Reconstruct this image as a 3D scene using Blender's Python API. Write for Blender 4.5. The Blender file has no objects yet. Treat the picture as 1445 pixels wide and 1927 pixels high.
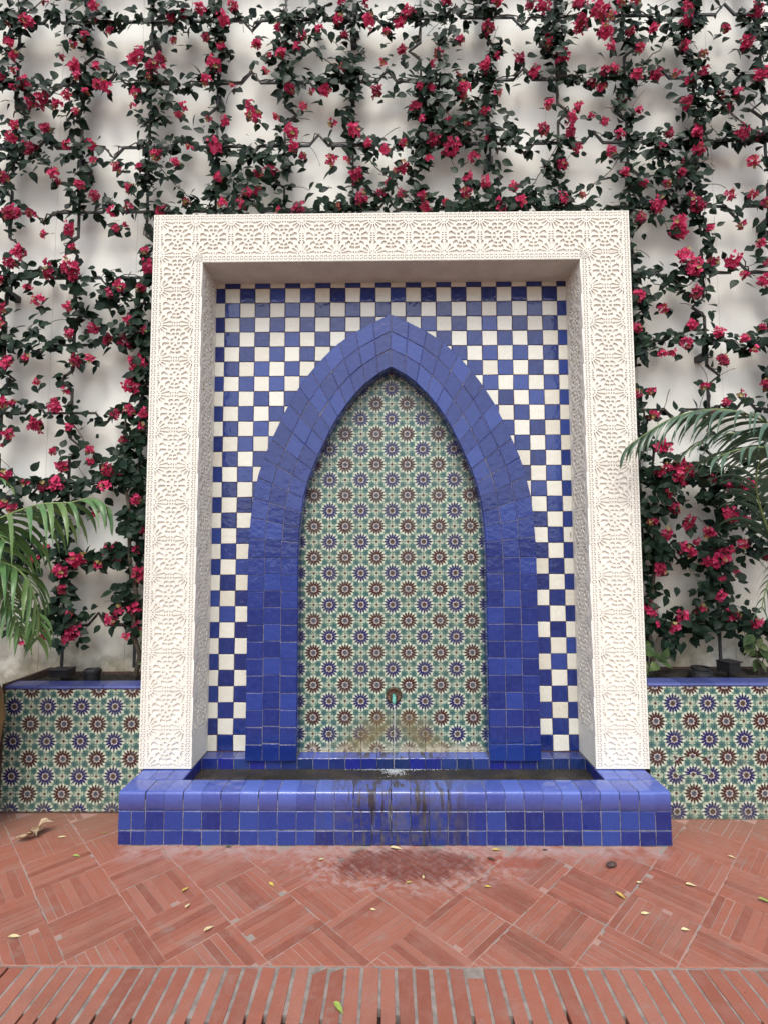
import bpy, math, random
from mathutils import Vector, Matrix, Euler
random.seed(7)
S = bpy.context.scene
COL = S.collection
R = random.Random(11)
rad = math.radians

# ------------------------------------------------------------------ camera
IW, IH, F = 1445.0, 1927.0, 959.3
CAM = Vector((-.0204, -3.448, 1.626))
PIT, YAW, ROL = .0686, -.009, -.0036
def cam_axes():
    cp, sp, cy, sy = math.cos(PIT), math.sin(PIT), math.cos(YAW), math.sin(YAW)
    f = Vector((sy*cp, cy*cp, sp)); r = Vector((cy, -sy, 0)); u = r.cross(f)
    cr, sr = math.cos(ROL), math.sin(ROL)
    return cr*r+sr*u, cr*u-sr*r, f
CR, CU, CF = cam_axes()
cd = bpy.data.cameras.new('camera'); cam = bpy.data.objects.new('camera', cd); COL.objects.link(cam)
M = Matrix((CR, CU, -CF)).transposed().to_4x4(); M.translation = CAM
cam.matrix_world = M
cd.sensor_fit = 'VERTICAL'; cd.sensor_height = 24; cd.lens = F/IH*24
cd.clip_start = .05; cd.clip_end = 500
S.camera = cam
def at(px, py, y):                      # photo pixel -> point on the upright plane at depth y
    d = CF + (px-IW/2)/F*CR - (py-IH/2)/F*CU
    return CAM + d*((y-CAM.y)/d.y)
def atz(px, py, z=0.0):                 # photo pixel -> point on the level plane at height z
    d = CF + (px-IW/2)/F*CR - (py-IH/2)/F*CU
    return CAM + d*((z-CAM.z)/d.z)

# ------------------------------------------------------------------ light
SUN_EL, SUN_AZ = rad(56), rad(184)      # azimuth: clockwise from +y
w = bpy.data.worlds.new('World'); S.world = w; w.use_nodes = True
nt = w.node_tree; nt.nodes.clear()
sky = nt.nodes.new('ShaderNodeTexSky'); sky.sky_type = 'NISHITA'; sky.sun_disc = False
sky.sun_elevation = SUN_EL; sky.sun_rotation = SUN_AZ; sky.air_density = 1.0; sky.dust_density = 3.0
hs = nt.nodes.new('ShaderNodeHueSaturation'); hs.inputs['Saturation'].default_value = .58
bg = nt.nodes.new('ShaderNodeBackground'); bg.inputs['Strength'].default_value = .15
wo = nt.nodes.new('ShaderNodeOutputWorld')
nt.links.new(sky.outputs[0], hs.inputs['Color']); nt.links.new(hs.outputs[0], bg.inputs[0]); nt.links.new(bg.outputs[0], wo.inputs[0])
sd = bpy.data.lights.new('sun', 'SUN'); sd.energy = 1.0; sd.angle = rad(22); sd.color = (1, .97, .91)
so = bpy.data.objects.new('sun', sd); COL.objects.link(so); so.location = (-2, -6, 8)
sdir = Vector((math.sin(SUN_AZ)*math.cos(SUN_EL), math.cos(SUN_AZ)*math.cos(SUN_EL), math.sin(SUN_EL)))
so.rotation_euler = sdir.to_track_quat('Z', 'Y').to_euler()
vs = S.view_settings
S.display_settings.display_device = 'sRGB'
vs.view_transform = 'Standard'; vs.look = 'None'; vs.gamma = 1; vs.use_curve_mapping = False
vs.exposure = 0.72

# ------------------------------------------------------------------ helpers
WP = {}                                 # world origin of every object (parents only translate)
def link(o, parent=None, loc=(0, 0, 0), rot=None):
    COL.objects.link(o); loc = Vector(loc)
    if parent is not None:
        o.parent = parent; o.location = loc - WP[parent.name]
    else: o.location = loc
    if rot is not None: o.rotation_euler = rot
    WP[o.name] = loc
    return o
def obj(name, me, mat=None, parent=None, loc=(0, 0, 0), rot=None, kind=None):
    o = bpy.data.objects.new(name, me)
    if mat is not None and not me.materials: me.materials.append(mat)
    if kind: o['kind'] = kind
    return link(o, parent, loc, rot)
def thing(name, label, cat, loc=(0, 0, 0), group=None):
    return tag(link(bpy.data.objects.new(name, None), None, loc), label, cat, group)
def tag(o, label, cat, group=None):
    o['label'] = label; o['category'] = cat
    if group: o['group'] = group
    return o
def mesh(vs_, fs, name='m', smooth=False):
    me = bpy.data.meshes.new(name); me.from_pydata([tuple(v) for v in vs_], [], fs); me.update()
    if smooth: me.polygons.foreach_set('use_smooth', [True]*len(me.polygons))
    return me
class MB:
    def __init__(s): s.v = []; s.f = []; s.m = []
    def add(s, v, f, mi=0):
        n = len(s.v); s.v += [tuple(a) for a in v]; s.f += [tuple(i+n for i in q) for q in f]; s.m += [mi]*len(f)
    def box(s, x0, x1, y0, y1, z0, z1):
        s.add([(x0,y0,z0),(x1,y0,z0),(x1,y1,z0),(x0,y1,z0),(x0,y0,z1),(x1,y0,z1),(x1,y1,z1),(x0,y1,z1)],
              [(0,3,2,1),(4,5,6,7),(0,1,5,4),(1,2,6,5),(2,3,7,6),(3,0,4,7)])
    def tube(s, pts, r, n=6, caps=True):
        pts = [Vector(p) for p in pts]; rr = r if isinstance(r, (list, tuple)) else [r]*len(pts)
        vv = []; ff = []
        up = Vector((0, 1, 0)); 
        for i, p in enumerate(pts):
            d = (pts[min(i+1, len(pts)-1)]-pts[max(i-1, 0)]).normalized()
            a = d.cross(up)
            if a.length < .05: a = d.cross(Vector((1, 0, 0)))
            a.normalize(); b = d.cross(a)
            for k in range(n):
                t = 2*math.pi*k/n + math.pi/n
                vv.append(p + rr[i]*(math.cos(t)*a + math.sin(t)*b))
        for i in range(len(pts)-1):
            for k in range(n):
                ff.append((i*n+k, i*n+(k+1) % n, (i+1)*n+(k+1) % n, (i+1)*n+k))
        if caps:
            ff.append(tuple(range(n-1, -1, -1))); ff.append(tuple((len(pts)-1)*n+k for k in range(n)))
        s.add(vv, ff)
    def lathe(s, prof, n=24, c=(0, 0, 0)):
        vv = []; ff = []
        for r_, z in prof:
            for k in range(n):
                t = 2*math.pi*k/n; vv.append((c[0]+r_*math.cos(t), c[1]+r_*math.sin(t), c[2]+z))
        for i in range(len(prof)-1):
            for k in range(n): ff.append((i*n+k, i*n+(k+1) % n, (i+1)*n+(k+1) % n, (i+1)*n+k))
        s.add(vv, ff)
    def mesh(s, name='m', smooth=False):
        me = mesh(s.v, s.f, name, smooth); return me

# node building
class NB:
    def __init__(s, name):
        s.mat = bpy.data.materials.new(name); s.mat.use_nodes = True; s.t = s.mat.node_tree; s.t.nodes.clear()
        s.out = s.t.nodes.new('ShaderNodeOutputMaterial'); s.b = s.t.nodes.new('ShaderNodeBsdfPrincipled')
        s.t.links.new(s.b.outputs[0], s.out.inputs[0])
    def n(s, t, **k):
        nd = s.t.nodes.new(t)
        for a, b in k.items(): setattr(nd, a, b)
        return nd
    def put(s, sock, v):
        if hasattr(v, 'links') or isinstance(v, bpy.types.NodeSocket): s.t.links.new(v, sock)
        elif isinstance(v, (tuple, list)) and len(v) == 3 and sock.type == 'RGBA': sock.default_value = (*v, 1)
        else: sock.default_value = v
    def m(s, op, a, b=0.0, c=None, clamp=False):
        nd = s.n('ShaderNodeMath', operation=op, use_clamp=clamp); s.put(nd.inputs[0], a); s.put(nd.inputs[1], b)
        if c is not None: s.put(nd.inputs[2], c)
        return nd.outputs[0]
    def vm(s, op, a, b=(0, 0, 0)):
        nd = s.n('ShaderNodeVectorMath', operation=op); s.put(nd.inputs[0], a); s.put(nd.inputs[1], b); return nd.outputs[0]
    def mix(s, f, a, b, blend='MIX'):
        nd = s.n('ShaderNodeMix', data_type='RGBA', blend_type=blend); s.put(nd.inputs[0], f); s.put(nd.inputs[6], a); s.put(nd.inputs[7], b); return nd.outputs[2]
    def noise(s, vec, scale, detail=3, rough=.55, dist=0):
        nd = s.n('ShaderNodeTexNoise'); s.put(nd.inputs['Vector'], vec); nd.inputs['Scale'].default_value = scale
        nd.inputs['Detail'].default_value = detail; nd.inputs['Roughness'].default_value = rough; nd.inputs['Distortion'].default_value = dist
        return nd.outputs[0]
    def ss(s, v, lo, hi):
        nd = s.n('ShaderNodeMapRange', interpolation_type='SMOOTHSTEP'); s.put(nd.inputs[0], v)
        nd.inputs[1].default_value = lo; nd.inputs[2].default_value = hi; return nd.outputs[0]
    def pos(s): return s.n('ShaderNodeNewGeometry').outputs['Position']
    def ocoord(s): return s.n('ShaderNodeTexCoord').outputs['Object']
    def rnd(s): return s.n('ShaderNodeObjectInfo').outputs['Random']
    def sep(s, v):
        nd = s.n('ShaderNodeSeparateXYZ'); s.put(nd.inputs[0], v); return nd.outputs
    def scale(s, v, k):
        nd = s.n('ShaderNodeVectorMath', operation='MULTIPLY'); s.put(nd.inputs[0], v); nd.inputs[1].default_value = k; return nd.outputs[0]
    def bump(s, h, strength=.3, dist=.01):
        nd = s.n('ShaderNodeBump'); nd.inputs['Strength'].default_value = strength; nd.inputs['Distance'].default_value = dist
        s.put(nd.inputs['Height'], h); s.t.links.new(nd.outputs[0], s.b.inputs['Normal'])
    def set(s, **k):
        for a, v in k.items(): s.put(s.b.inputs[a.replace('_', ' ')], v)
        return s.mat

def ramp3(nb, f, a, b, c):
    return nb.mix(nb.ss(f, .5, 1.0), nb.mix(nb.ss(f, 0, .5), a, b), c)

def plain(name, col, rough=.8, var=.25, scale=30, bump=.2, bd=.003, **k):
    nb = NB(name); p = nb.pos(); n1 = nb.noise(p, scale, 5)
    dark = tuple(c*(1-var) for c in col); light = tuple(min(1, c*(1+var)) for c in col)
    c = nb.mix(nb.ss(n1, .3, .7), dark, light)
    if bump: nb.bump(n1, bump, bd)
    return nb.set(Base_Color=c, Roughness=rough, **k)

def glaze(name, cols, rough=.12, wave=.25, streak=.5, stain_shade=False, tint=None):
    nb = NB(name); oc = nb.ocoord(); r = nb.rnd(); p = nb.pos()
    off = nb.vm('ADD', oc, nb.vm('MULTIPLY', nb.n('ShaderNodeCombineXYZ').outputs[0], (1, 1, 1)))
    cb = nb.n('ShaderNodeCombineXYZ')
    for i, k in enumerate((37.0, 91.0, 53.0)): nb.put(cb.inputs[i], nb.m('MULTIPLY', r, k))
    q = nb.vm('ADD', oc, cb.outputs[0])
    st = nb.noise(nb.scale(q, (1, .45, 1)), 42, 3, .5, .6)
    big = nb.noise(q, 16, 2)
    base = ramp3(nb, r, *cols)
    c = nb.mix(nb.m('MULTIPLY', nb.ss(st, .45, .75), streak), base, cols[2])
    c = nb.mix(nb.m('MULTIPLY', nb.ss(big, .5, .8), streak*.6), c, cols[0])
    sp = nb.noise(q, 260, 2); c = nb.mix(nb.m('MULTIPLY', nb.ss(sp, .66, .74), .22), c, (.16, .14, .2))
    ro = nb.m('ADD', rough, nb.m('MULTIPLY', nb.ss(big, .4, .8), .12))
    if stain_shade:                           # dirt runs below the overflow of the rim
        x, y, z = nb.sep(p)[0:3]
        cb2 = nb.n('ShaderNodeCombineXYZ'); nb.put(cb2.inputs[0], nb.m('MULTIPLY', x, 21.0)); nb.put(cb2.inputs[1], nb.m('MULTIPLY', y, 5.0)); nb.put(cb2.inputs[2], nb.m('MULTIPLY', z, 2.2))
        run = nb.noise(cb2.outputs[0], 1.6, 4, .6)
        win = nb.m('SUBTRACT', 1.0, nb.ss(nb.m('ABSOLUTE', nb.m('ADD', x, -.02)), .16, .5))
        k = nb.m('MULTIPLY', nb.ss(run, .50, .58), win)
        c = nb.mix(nb.m('MULTIPLY', k, .9), c, (.038, .030, .026))
        mot = nb.m('MULTIPLY', nb.m('MULTIPLY', nb.ss(nb.noise(p, 17, 5, .65), .40, .68), win), .55)
        c = nb.mix(mot, c, (.10, .095, .10))
        wk = nb.m('MULTIPLY', nb.m('MULTIPLY', nb.ss(nb.noise(cb2.outputs[0], 3.1, 4), .60, .72), win), .28)
        c = nb.mix(wk, c, (.33, .34, .4)); ro = nb.m('ADD', ro, nb.m('MULTIPLY', k, .35))
    nb.bump(nb.noise(q, 26, 2, .5), wave, .012)
    return nb.set(Base_Color=c, Roughness=ro, Specular_IOR_Level=.68)

BLUE = glaze('blue_glaze', ((.009, .021, .13), (.013, .031, .175), (.028, .058, .26)))
BLUE_ARCH = glaze('arch_blue_glaze', ((.008, .021, .14), (.011, .028, .175), (.022, .050, .25)), rough=.14, streak=.4)
BLUE_BASIN = glaze('basin_blue_glaze', ((.006, .018, .135), (.010, .028, .19), (.022, .055, .26)), rough=.25, wave=.15, streak=.35, stain_shade=True)
BLUE_RIM = glaze('rim_blue_glaze', ((.056, .085, .33), (.075, .108, .38), (.09, .14, .45)), rough=.15, wave=.15, streak=.35, stain_shade=True)
BLUE_POOL = glaze('pool_blue_glaze', ((.010, .026, .11), (.012, .016, .22), (.022, .045, .19)), rough=.12)
BLUE_CAP = glaze('cap_blue_glaze', ((.03, .045, .16), (.045, .06, .22), (.07, .09, .27)), rough=.3)
WHITE = glaze('cream_glaze', ((.70, .69, .595), (.76, .75, .655), (.66, .63, .53)), rough=.22, wave=.2, streak=.25)

def star_material():
    nb = NB('star_tile_glaze'); uvn = nb.n('ShaderNodeUVMap').outputs[0]
    nz = nb.n('ShaderNodeTexNoise'); nb.put(nz.inputs['Vector'], nb.pos()); nz.inputs['Scale'].default_value = 55
    uv = nb.vm('ADD', uvn, nb.scale(nb.vm('SUBTRACT', nz.outputs[1], (.5, .5, .5)), (.05, .05, 0)))
    u, v = nb.sep(uv)[0:2]
    a = nb.m('PINGPONG', u, 1.0); b = nb.m('PINGPONG', v, 1.0)
    L = lambda x, y: nb.m('SQRT', nb.m('ADD', nb.m('MULTIPLY', x, x), nb.m('MULTIPLY', y, y)))
    cream, pale = (.46, .51, .38), (.135, .235, .185)
    m_ = nb.m('MAXIMUM', a, b); n_ = nb.m('MINIMUM', a, b)
    # teal rosettes
    dx = nb.m('SUBTRACT', m_, .69); dy = nb.m('SUBTRACT', n_, .31)
    rt = L(dx, dy); at_ = nb.m('ARCTAN2', dy, dx)
    edge = nb.m('ADD', .205, nb.m('MULTIPLY', nb.m('COSINE', nb.m('MULTIPLY', at_, 8.0)), .05))
    teal = nb.mix(nb.ss(nb.noise(nb.pos(), 160, 2), .35, .65), (.036, .112, .090), (.072, .17, .138))
    c = nb.mix(nb.ss(nb.m('SUBTRACT', edge, rt), -.012, .012), nb.mix(nb.ss(nb.noise(nb.pos(), 90, 2), .4, .6), cream, pale), teal)
    c = nb.mix(nb.ss(rt, .062, .04), c, (.03, .05, .13))
    # small cream flower with brown eye
    dx = nb.m('SUBTRACT', 1.0, m_); rs = L(dx, n_); as_ = nb.m('ARCTAN2', n_, dx)
    c = nb.mix(nb.ss(nb.m('SUBTRACT', nb.m('ADD', .15, nb.m('MULTIPLY', nb.m('COSINE', nb.m('MULTIPLY', as_, 8.0)), .05)), rs), -.012, .012), c, cream)
    c = nb.mix(nb.ss(rs, .09, .07), c, (.10, .03, .025))
    for (x, y, col, eye) in ((a, b, (.020, .015, .10), (.085, .05, .04)), (nb.m('SUBTRACT', 1.0, a), nb.m('SUBTRACT', 1.0, b), (.055, .012, .013), (.085, .09, .13))):
        r_ = L(x, y); t_ = nb.m('ARCTAN2', y, x)
        cs = nb.m('COSINE', nb.m('MULTIPLY', t_, 16.0))
        # halo of cream drops between the tips
        ph = nb.m('SUBTRACT', nb.m('FRACT', nb.m('MULTIPLY', t_, 16/(2*math.pi))), .5)
        ddx = nb.m('DIVIDE', nb.m('SUBTRACT', r_, .53), .08)
        ddy = nb.m('DIVIDE', nb.m('MULTIPLY', nb.m('MULTIPLY', ph, r_), 2*math.pi/16), .058)
        dd = L(ddx, ddy)
        c = nb.mix(nb.ss(dd, 1.12, .85), c, (.62, .63, .50))
        hc = nb.m('MULTIPLY', nb.m('SUBTRACT', 1.0, cs), .5)
        pet = nb.m('SUBTRACT', nb.m('SUBTRACT', .525, nb.m('MULTIPLY', nb.m('POWER', hc, 2.2), .20)), r_)
        c = nb.mix(nb.ss(pet, -.014, .014), c, col)
        ring = nb.m('ADD', .205, nb.m('MULTIPLY', nb.m('COSINE', nb.m('MULTIPLY', t_, 8.0)), .03))
        c = nb.mix(nb.ss(nb.m('SUBTRACT', ring, r_), -.012, .012), c, (.45, .43, .38))
        c = nb.mix(nb.ss(r_, .15, .13), c, eye)
    # mineral fan under the spout and grime near the foot
    p = nb.pos(); x, y, z = nb.sep(p)[0:3]
    low = nb.m('SUBTRACT', .60, z)
    reach = nb.m('ADD', nb.m('ADD', .0, nb.m('MULTIPLY', nb.m('SUBTRACT', nb.noise(p, 11, 4), .5), .32)), nb.m('MULTIPLY', nb.m('SQRT', nb.m('MAXIMUM', low, 0.0)), .72))
    ax = nb.m('ABSOLUTE', nb.m('ADD', x, -.01))
    fan = nb.m('MULTIPLY', nb.ss(nb.m('SUBTRACT', reach, ax), -.08, .16), nb.ss(low, .0, .18))
    hollow = nb.m('ADD', .25, nb.m('MULTIPLY', .75, nb.ss(nb.m('SUBTRACT', ax, nb.m('MULTIPLY', nb.m('MAXIMUM', nb.m('SUBTRACT', low, .16), 0.0), 1.1)), -.05, .08)))
    only = nb.ss(ax, .62, .58)
    fan = nb.m('MULTIPLY', nb.m('MULTIPLY', fan, hollow), only)
    n2 = nb.noise(p, 22, 4)
    c = nb.mix(nb.m('MULTIPLY', fan, nb.m('MULTIPLY', nb.ss(n2, .1, .5), .78)), c, (.19, .14, .06))
    lime = nb.m('MULTIPLY', nb.m('MULTIPLY', nb.ss(z, .36, .29), only), nb.ss(nb.noise(p, 18, 4), .38, .6))
    c = nb.mix(nb.m('MULTIPLY', lime, .75), c, (.55, .50, .36))
    g = nb.m('MULTIPLY', nb.ss(z, .16, .0), .45)
    c = nb.mix(nb.m('MULTIPLY', g, nb.ss(n2, .3, .7)), c, (.16, .15, .10))
    c = nb.mix(nb.m('MULTIPLY', nb.rnd(), .22), c, (.13, .14, .12))
    nb.bump(nb.noise(p, 30, 2), .12, .01)
    return nb.set(Base_Color=c, Roughness=.24, Specular_IOR_Level=.45)
STAR = star_material()

GROUT_D = plain('dark_grout', (.085, .05, .055), .9, .3, 60)
GROUT = plain('grey_grout', (.15, .145, .175), .9, .35, 60)
def basin_grout():
    nb = NB('basin_grout'); p = nb.pos(); x = nb.sep(p)[0]; n1 = nb.noise(p, 40, 5)
    c = nb.mix(nb.ss(n1, .3, .7), (.15, .145, .165), (.29, .28, .30))
    win = nb.m('SUBTRACT', 1.0, nb.ss(nb.m('ABSOLUTE', nb.m('ADD', x, -.02)), .14, .42))
    c = nb.mix(nb.m('MULTIPLY', win, nb.ss(nb.noise(p, 9, 3), .3, .55)), c, (.03, .025, .02))
    nb.bump(n1, .2, .003)
    return nb.set(Base_Color=c, Roughness=.9)
GROUT_B = basin_grout()
GROUT_S = plain('star_grout', (.09, .055, .042), .9, .3, 60)

def plaster(name, col, rec=None):
    nb = NB(name); p = nb.pos(); n1 = nb.noise(p, 9, 5); n2 = nb.noise(p, 240, 3)
    c = nb.mix(nb.ss(n1, .35, .75), col, tuple(k*.93 for k in col))
    c = nb.mix(nb.m('MULTIPLY', nb.rnd(), .55), c, tuple(k*.93 for k in col))
    nb.bump(n2, .18, .002)
    return nb.set(Base_Color=c, Roughness=.75, Specular_IOR_Level=.3)
FRAME = plaster('carved_plaster', (.83, .80, .715))
RECESS = FRAME
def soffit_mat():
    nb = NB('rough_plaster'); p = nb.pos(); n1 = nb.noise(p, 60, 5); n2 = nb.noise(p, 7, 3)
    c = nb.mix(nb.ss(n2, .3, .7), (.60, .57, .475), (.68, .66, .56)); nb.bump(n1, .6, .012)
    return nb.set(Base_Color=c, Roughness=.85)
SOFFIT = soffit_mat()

def wall_mat():
    nb = NB('painted_wall'); p = nb.pos(); z = nb.sep(p)[2]
    big = nb.noise(nb.scale(p, (1, 1, .35)), 2.4, 5); fine = nb.noise(p, 90, 4)
    c = nb.mix(nb.ss(big, .35, .75), (.87, .87, .80), (.80, .795, .725))
    stain_shade = nb.m('MULTIPLY', nb.ss(z, 1.9, .75), nb.ss(nb.noise(p, 3.2, 5), .2, .75))  # shade from palms and foliage painted into the lower wall, plus yellowish weathering
    c = nb.mix(nb.m('MULTIPLY', stain_shade, .9), c, (.44, .36, .24))
    mould = nb.m('MULTIPLY', nb.ss(z, 1.05, .78), nb.ss(nb.noise(p, 9, 5), .4, .65))
    c = nb.mix(nb.m('MULTIPLY', mould, .6), c, (.17, .16, .10))
    nb.bump(fine, .12, .004)
    return nb.set(Base_Color=c, Roughness=.8, Specular_IOR_Level=.3)
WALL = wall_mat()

def brick_mat():
    nb = NB('terracotta_brick'); p = nb.pos(); r = nb.rnd(); oc = nb.ocoord()
    x, y, z = nb.sep(p)[0:3]
    c = ramp3(nb, r, (.225, .072, .046), (.305, .102, .065), (.325, .128, .088))
    n1 = nb.noise(p, 14, 5); n2 = nb.noise(p, 130, 4); n3 = nb.noise(p, 3.2, 4)
    c = nb.mix(nb.m('MULTIPLY', nb.ss(nb.noise(p, 5.5, 6, .65), .58, .72), .55), c, (.27, .215, .185))
    c = nb.mix(nb.m('MULTIPLY', nb.ss(nb.noise(p, 36, 3), .66, .74), .6), c, (.15, .06, .045))
    c = nb.mix(nb.m('MULTIPLY', nb.ss(n1, .4, .75), .5), c, (.29, .14, .108))
    c = nb.mix(nb.m('MULTIPLY', nb.ss(n2, .55, .75), .35), c, (.25, .10, .07))
    c = nb.mix(nb.m('MULTIPLY', nb.ss(n3, .5, .7), .3), c, (.28, .155, .122))
    c = nb.mix(nb.m('MULTIPLY', nb.ss(nb.noise(p, 2.1, 6, .7), .50, .68), .38), c, (.165, .075, .05))
    st = nb.noise(nb.scale(oc, (1, .06, 1)), 150, 3)
    c = nb.mix(nb.m('MULTIPLY', nb.ss(st, .52, .7), .14), c, (.36, .19, .15))
    # grime along the planter feet, bloom along the basin, wet patch under the overflow
    gr = nb.m('MULTIPLY', nb.ss(y, -.62, -.25), nb.ss(nb.m('ABSOLUTE', x), 1.45, 1.6))
    c = nb.mix(nb.m('MULTIPLY', gr, .55), c, (.20, .125, .09))
    warp = nb.m('MULTIPLY', nb.m('SUBTRACT', nb.noise(p, 7, 5), .5), 1.1)
    ex = nb.m('DIVIDE', nb.m('ADD', x, -.06), .42); ey = nb.m('DIVIDE', nb.m('ADD', y, .71), .16)
    d = nb.m('ADD', nb.m('SQRT', nb.m('ADD', nb.m('MULTIPLY', ex, ex), nb.m('MULTIPLY', ey, ey))), warp)
    bloom_w = nb.m('MULTIPLY', nb.ss(d, 1.75, 1.1), nb.ss(nb.noise(p, 26, 5), .42, .62))
    edge = nb.m('MULTIPLY', nb.m('MULTIPLY', nb.ss(y, -.74, -.57), nb.ss(nb.m('ABSOLUTE', x), 1.5, 1.42)), nb.ss(n1, .3, .62))
    bl = nb.m('MAXIMUM', nb.m('MULTIPLY', bloom_w, .5), nb.m('MULTIPLY', edge, .6))
    c = nb.mix(bl, c, (.43, .33, .315))
    su = nb.m('MULTIPLY', nb.m('ADD', x, y), 46.0); sv = nb.m('MULTIPLY', nb.m('SUBTRACT', y, x), 7.0)
    cbs = nb.n('ShaderNodeCombineXYZ'); nb.put(cbs.inputs[0], su); nb.put(cbs.inputs[1], sv)
    streak = nb.noise(cbs.outputs[0], 1.0, 4, .6)
    d = nb.m('ADD', d, nb.m('MULTIPLY', nb.m('SUBTRACT', streak, .5), 1.0))
    wet = nb.m('MULTIPLY', nb.ss(d, 1.05, .62), nb.m('ADD', .62, nb.m('MULTIPLY', nb.ss(streak, .62, .38), .38)))
    c = nb.mix(nb.m('MULTIPLY', wet, .82), c, (.135, .035, .022))
    ex2 = nb.m('DIVIDE', nb.m('ADD', x, -.62), .22); ey2 = nb.m('DIVIDE', nb.m('ADD', y, .70), .06)
    d2 = nb.m('ADD', nb.m('SQRT', nb.m('ADD', nb.m('MULTIPLY', ex2, ex2), nb.m('MULTIPLY', ey2, ey2))), nb.m('MULTIPLY', warp, 1.6))
    c = nb.mix(nb.m('MULTIPLY', nb.ss(d2, 1.0, .5), .6), c, (.26, .06, .035))
    ro = nb.m('SUBTRACT', .72, nb.m('MULTIPLY', wet, .38))
    nb.bump(nb.m('ADD', n1, nb.m('MULTIPLY', n2, .8)), .45, .006)
    return nb.set(Base_Color=c, Roughness=ro, Specular_IOR_Level=.4)
BRICK = brick_mat()
def mortar_mat():
    nb = NB('sandy_mortar'); p = nb.pos(); n1 = nb.noise(p, 12, 5); n2 = nb.noise(p, 160, 3)
    c = nb.mix(nb.ss(n1, .45, .62), (.36, .205, .165), (.25, .23, .205)); c = nb.mix(nb.m('MULTIPLY', nb.ss(n2, .5, .8), .4), c, (.38, .33, .29))
    x, y, z = nb.sep(p)[0:3]
    ex = nb.m('DIVIDE', nb.m('ADD', x, -.06), .42); ey = nb.m('DIVIDE', nb.m('ADD', y, .71), .16)
    d = nb.m('ADD', nb.m('SQRT', nb.m('ADD', nb.m('MULTIPLY', ex, ex), nb.m('MULTIPLY', ey, ey))), nb.m('MULTIPLY', nb.m('SUBTRACT', nb.noise(p, 7, 5), .5), 1.1))
    c = nb.mix(nb.m('MULTIPLY', nb.ss(d, 1.02, .72), .8), c, (.10, .04, .03))
    nb.bump(n2, .4, .003)
    return nb.set(Base_Color=c, Roughness=.9)
MORTAR = mortar_mat()
JOINT = plain('grey_mortar', (.225, .19, .168), .9, .25, 22, .2)
EARTH = plain('dark_earth', (.035, .022, .018), .95, .4, 50, .5)
GROUND = plain('far_paving', (.20, .115, .09), .85, .25, 8)
SOIL = plain('potting_soil', (.020, .016, .012), .95, .5, 45, .8, .02)
METAL = plain('dark_painted_metal', (.022, .024, .028), .5, .3, 40, .1)
STEM = plain('woody_stem', (.07, .055, .038), .85, .4, 60, .5)
POT = plain('ochre_glazed_clay', (.30, .17, .06), .45, .3, 7, .15)
FIXT = plain('black_fixture', (.014, .014, .016), .5, .3, 30, .1)
BRONZE = plain('aged_bronze', (.085, .05, .03), .45, .5, 90, .4, .003, Metallic=.6)
VERD = plain('verdigris_copper', (.11, .36, .29), .6, .25, 70, .2)
WHITEWASH = plain('fountain_core', (.6, .58, .54), .85, .1, 10)

def leafmat(name, a, b, c2, rough=.38, scale=9, sub=0, spec=.13, vary=0, vcol=(0, 0, 0)):
    nb = NB(name); p = nb.pos(); n1 = nb.noise(p, scale, 3, .6); n2 = nb.noise(p, scale*9, 2)
    c = ramp3(nb, nb.ss(n1, .3, .72), a, b, c2); c = nb.mix(nb.m('MULTIPLY', nb.ss(n2, .5, .7), .3), c, c2)
    if vary: c = nb.mix(nb.m('MULTIPLY', nb.ss(nb.rnd(), .35, 1.0), vary), c, vcol)
    m = nb.set(Base_Color=c, Roughness=rough, Specular_IOR_Level=spec)
    if sub:
        tr = nb.n('ShaderNodeBsdfTranslucent'); nb.put(tr.inputs[0], c); mx = nb.n('ShaderNodeMixShader'); mx.inputs[0].default_value = sub
        nb.t.links.new(nb.b.outputs[0], mx.inputs[1]); nb.t.links.new(tr.outputs[0], mx.inputs[2]); nb.t.links.new(mx.outputs[0], nb.out.inputs[0])
    return m
LEAF = leafmat('vine_leaf', (.005, .013, .008), (.008, .021, .012), (.020, .040, .020), .40, 14)
BRACT = leafmat('magenta_bract', (.40, .018, .070), (.64, .042, .14), (.78, .13, .28), .6, 22, .15, .22, .65, (.20, .010, .035))
BUD = leafmat('pale_bud', (.30, .10, .06), (.28, .22, .08), (.40, .34, .16), .6, 25)
PALM = leafmat('palm_leaflet', (.050, .125, .038), (.085, .185, .060), (.13, .23, .075), .33, 9, .15, .45, .35, (.20, .24, .06))
PALM_D = leafmat('palm_leaflet_cool', (.035, .075, .045), (.055, .115, .065), (.09, .155, .09), .3, 9, .12, .6)
RACHIS = plain('palm_rachis', (.16, .22, .07), .5, .25, 30, .1)
SHRUB = leafmat('shrub_leaf', (.035, .07, .025), (.06, .10, .035), (.14, .17, .07), .4, 10, .1)

# ------------------------------------------------------------------ ground and paving
gm = mesh([(-60, -60, 0), (60, -60, 0), (60, 60, 0), (-60, 60, 0)], [(0, 1, 2, 3)])
obj('ground', gm, GROUND, None, (0, 0, -.06), kind='structure')
m_ = MB(); YB = -1.352                  # seam between basketweave and border course
m_.box(-3.2, -1.545, YB, .1, -.04, -.0016); m_.box(-1.545, 3.2, YB+.0, .1, -.04, -.0017)
pave = obj('brick_pavement', m_.mesh(), MORTAR, None, (0, 0, 0), kind='structure')
e_ = mesh([(-3.2, -2.4, 0), (3.2, -2.4, 0), (3.2, YB, 0), (-3.2, YB, 0)], [(0, 1, 2, 3)])
obj('soil_bed', e_, EARTH, pave, (0, 0, -.032))

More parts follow.
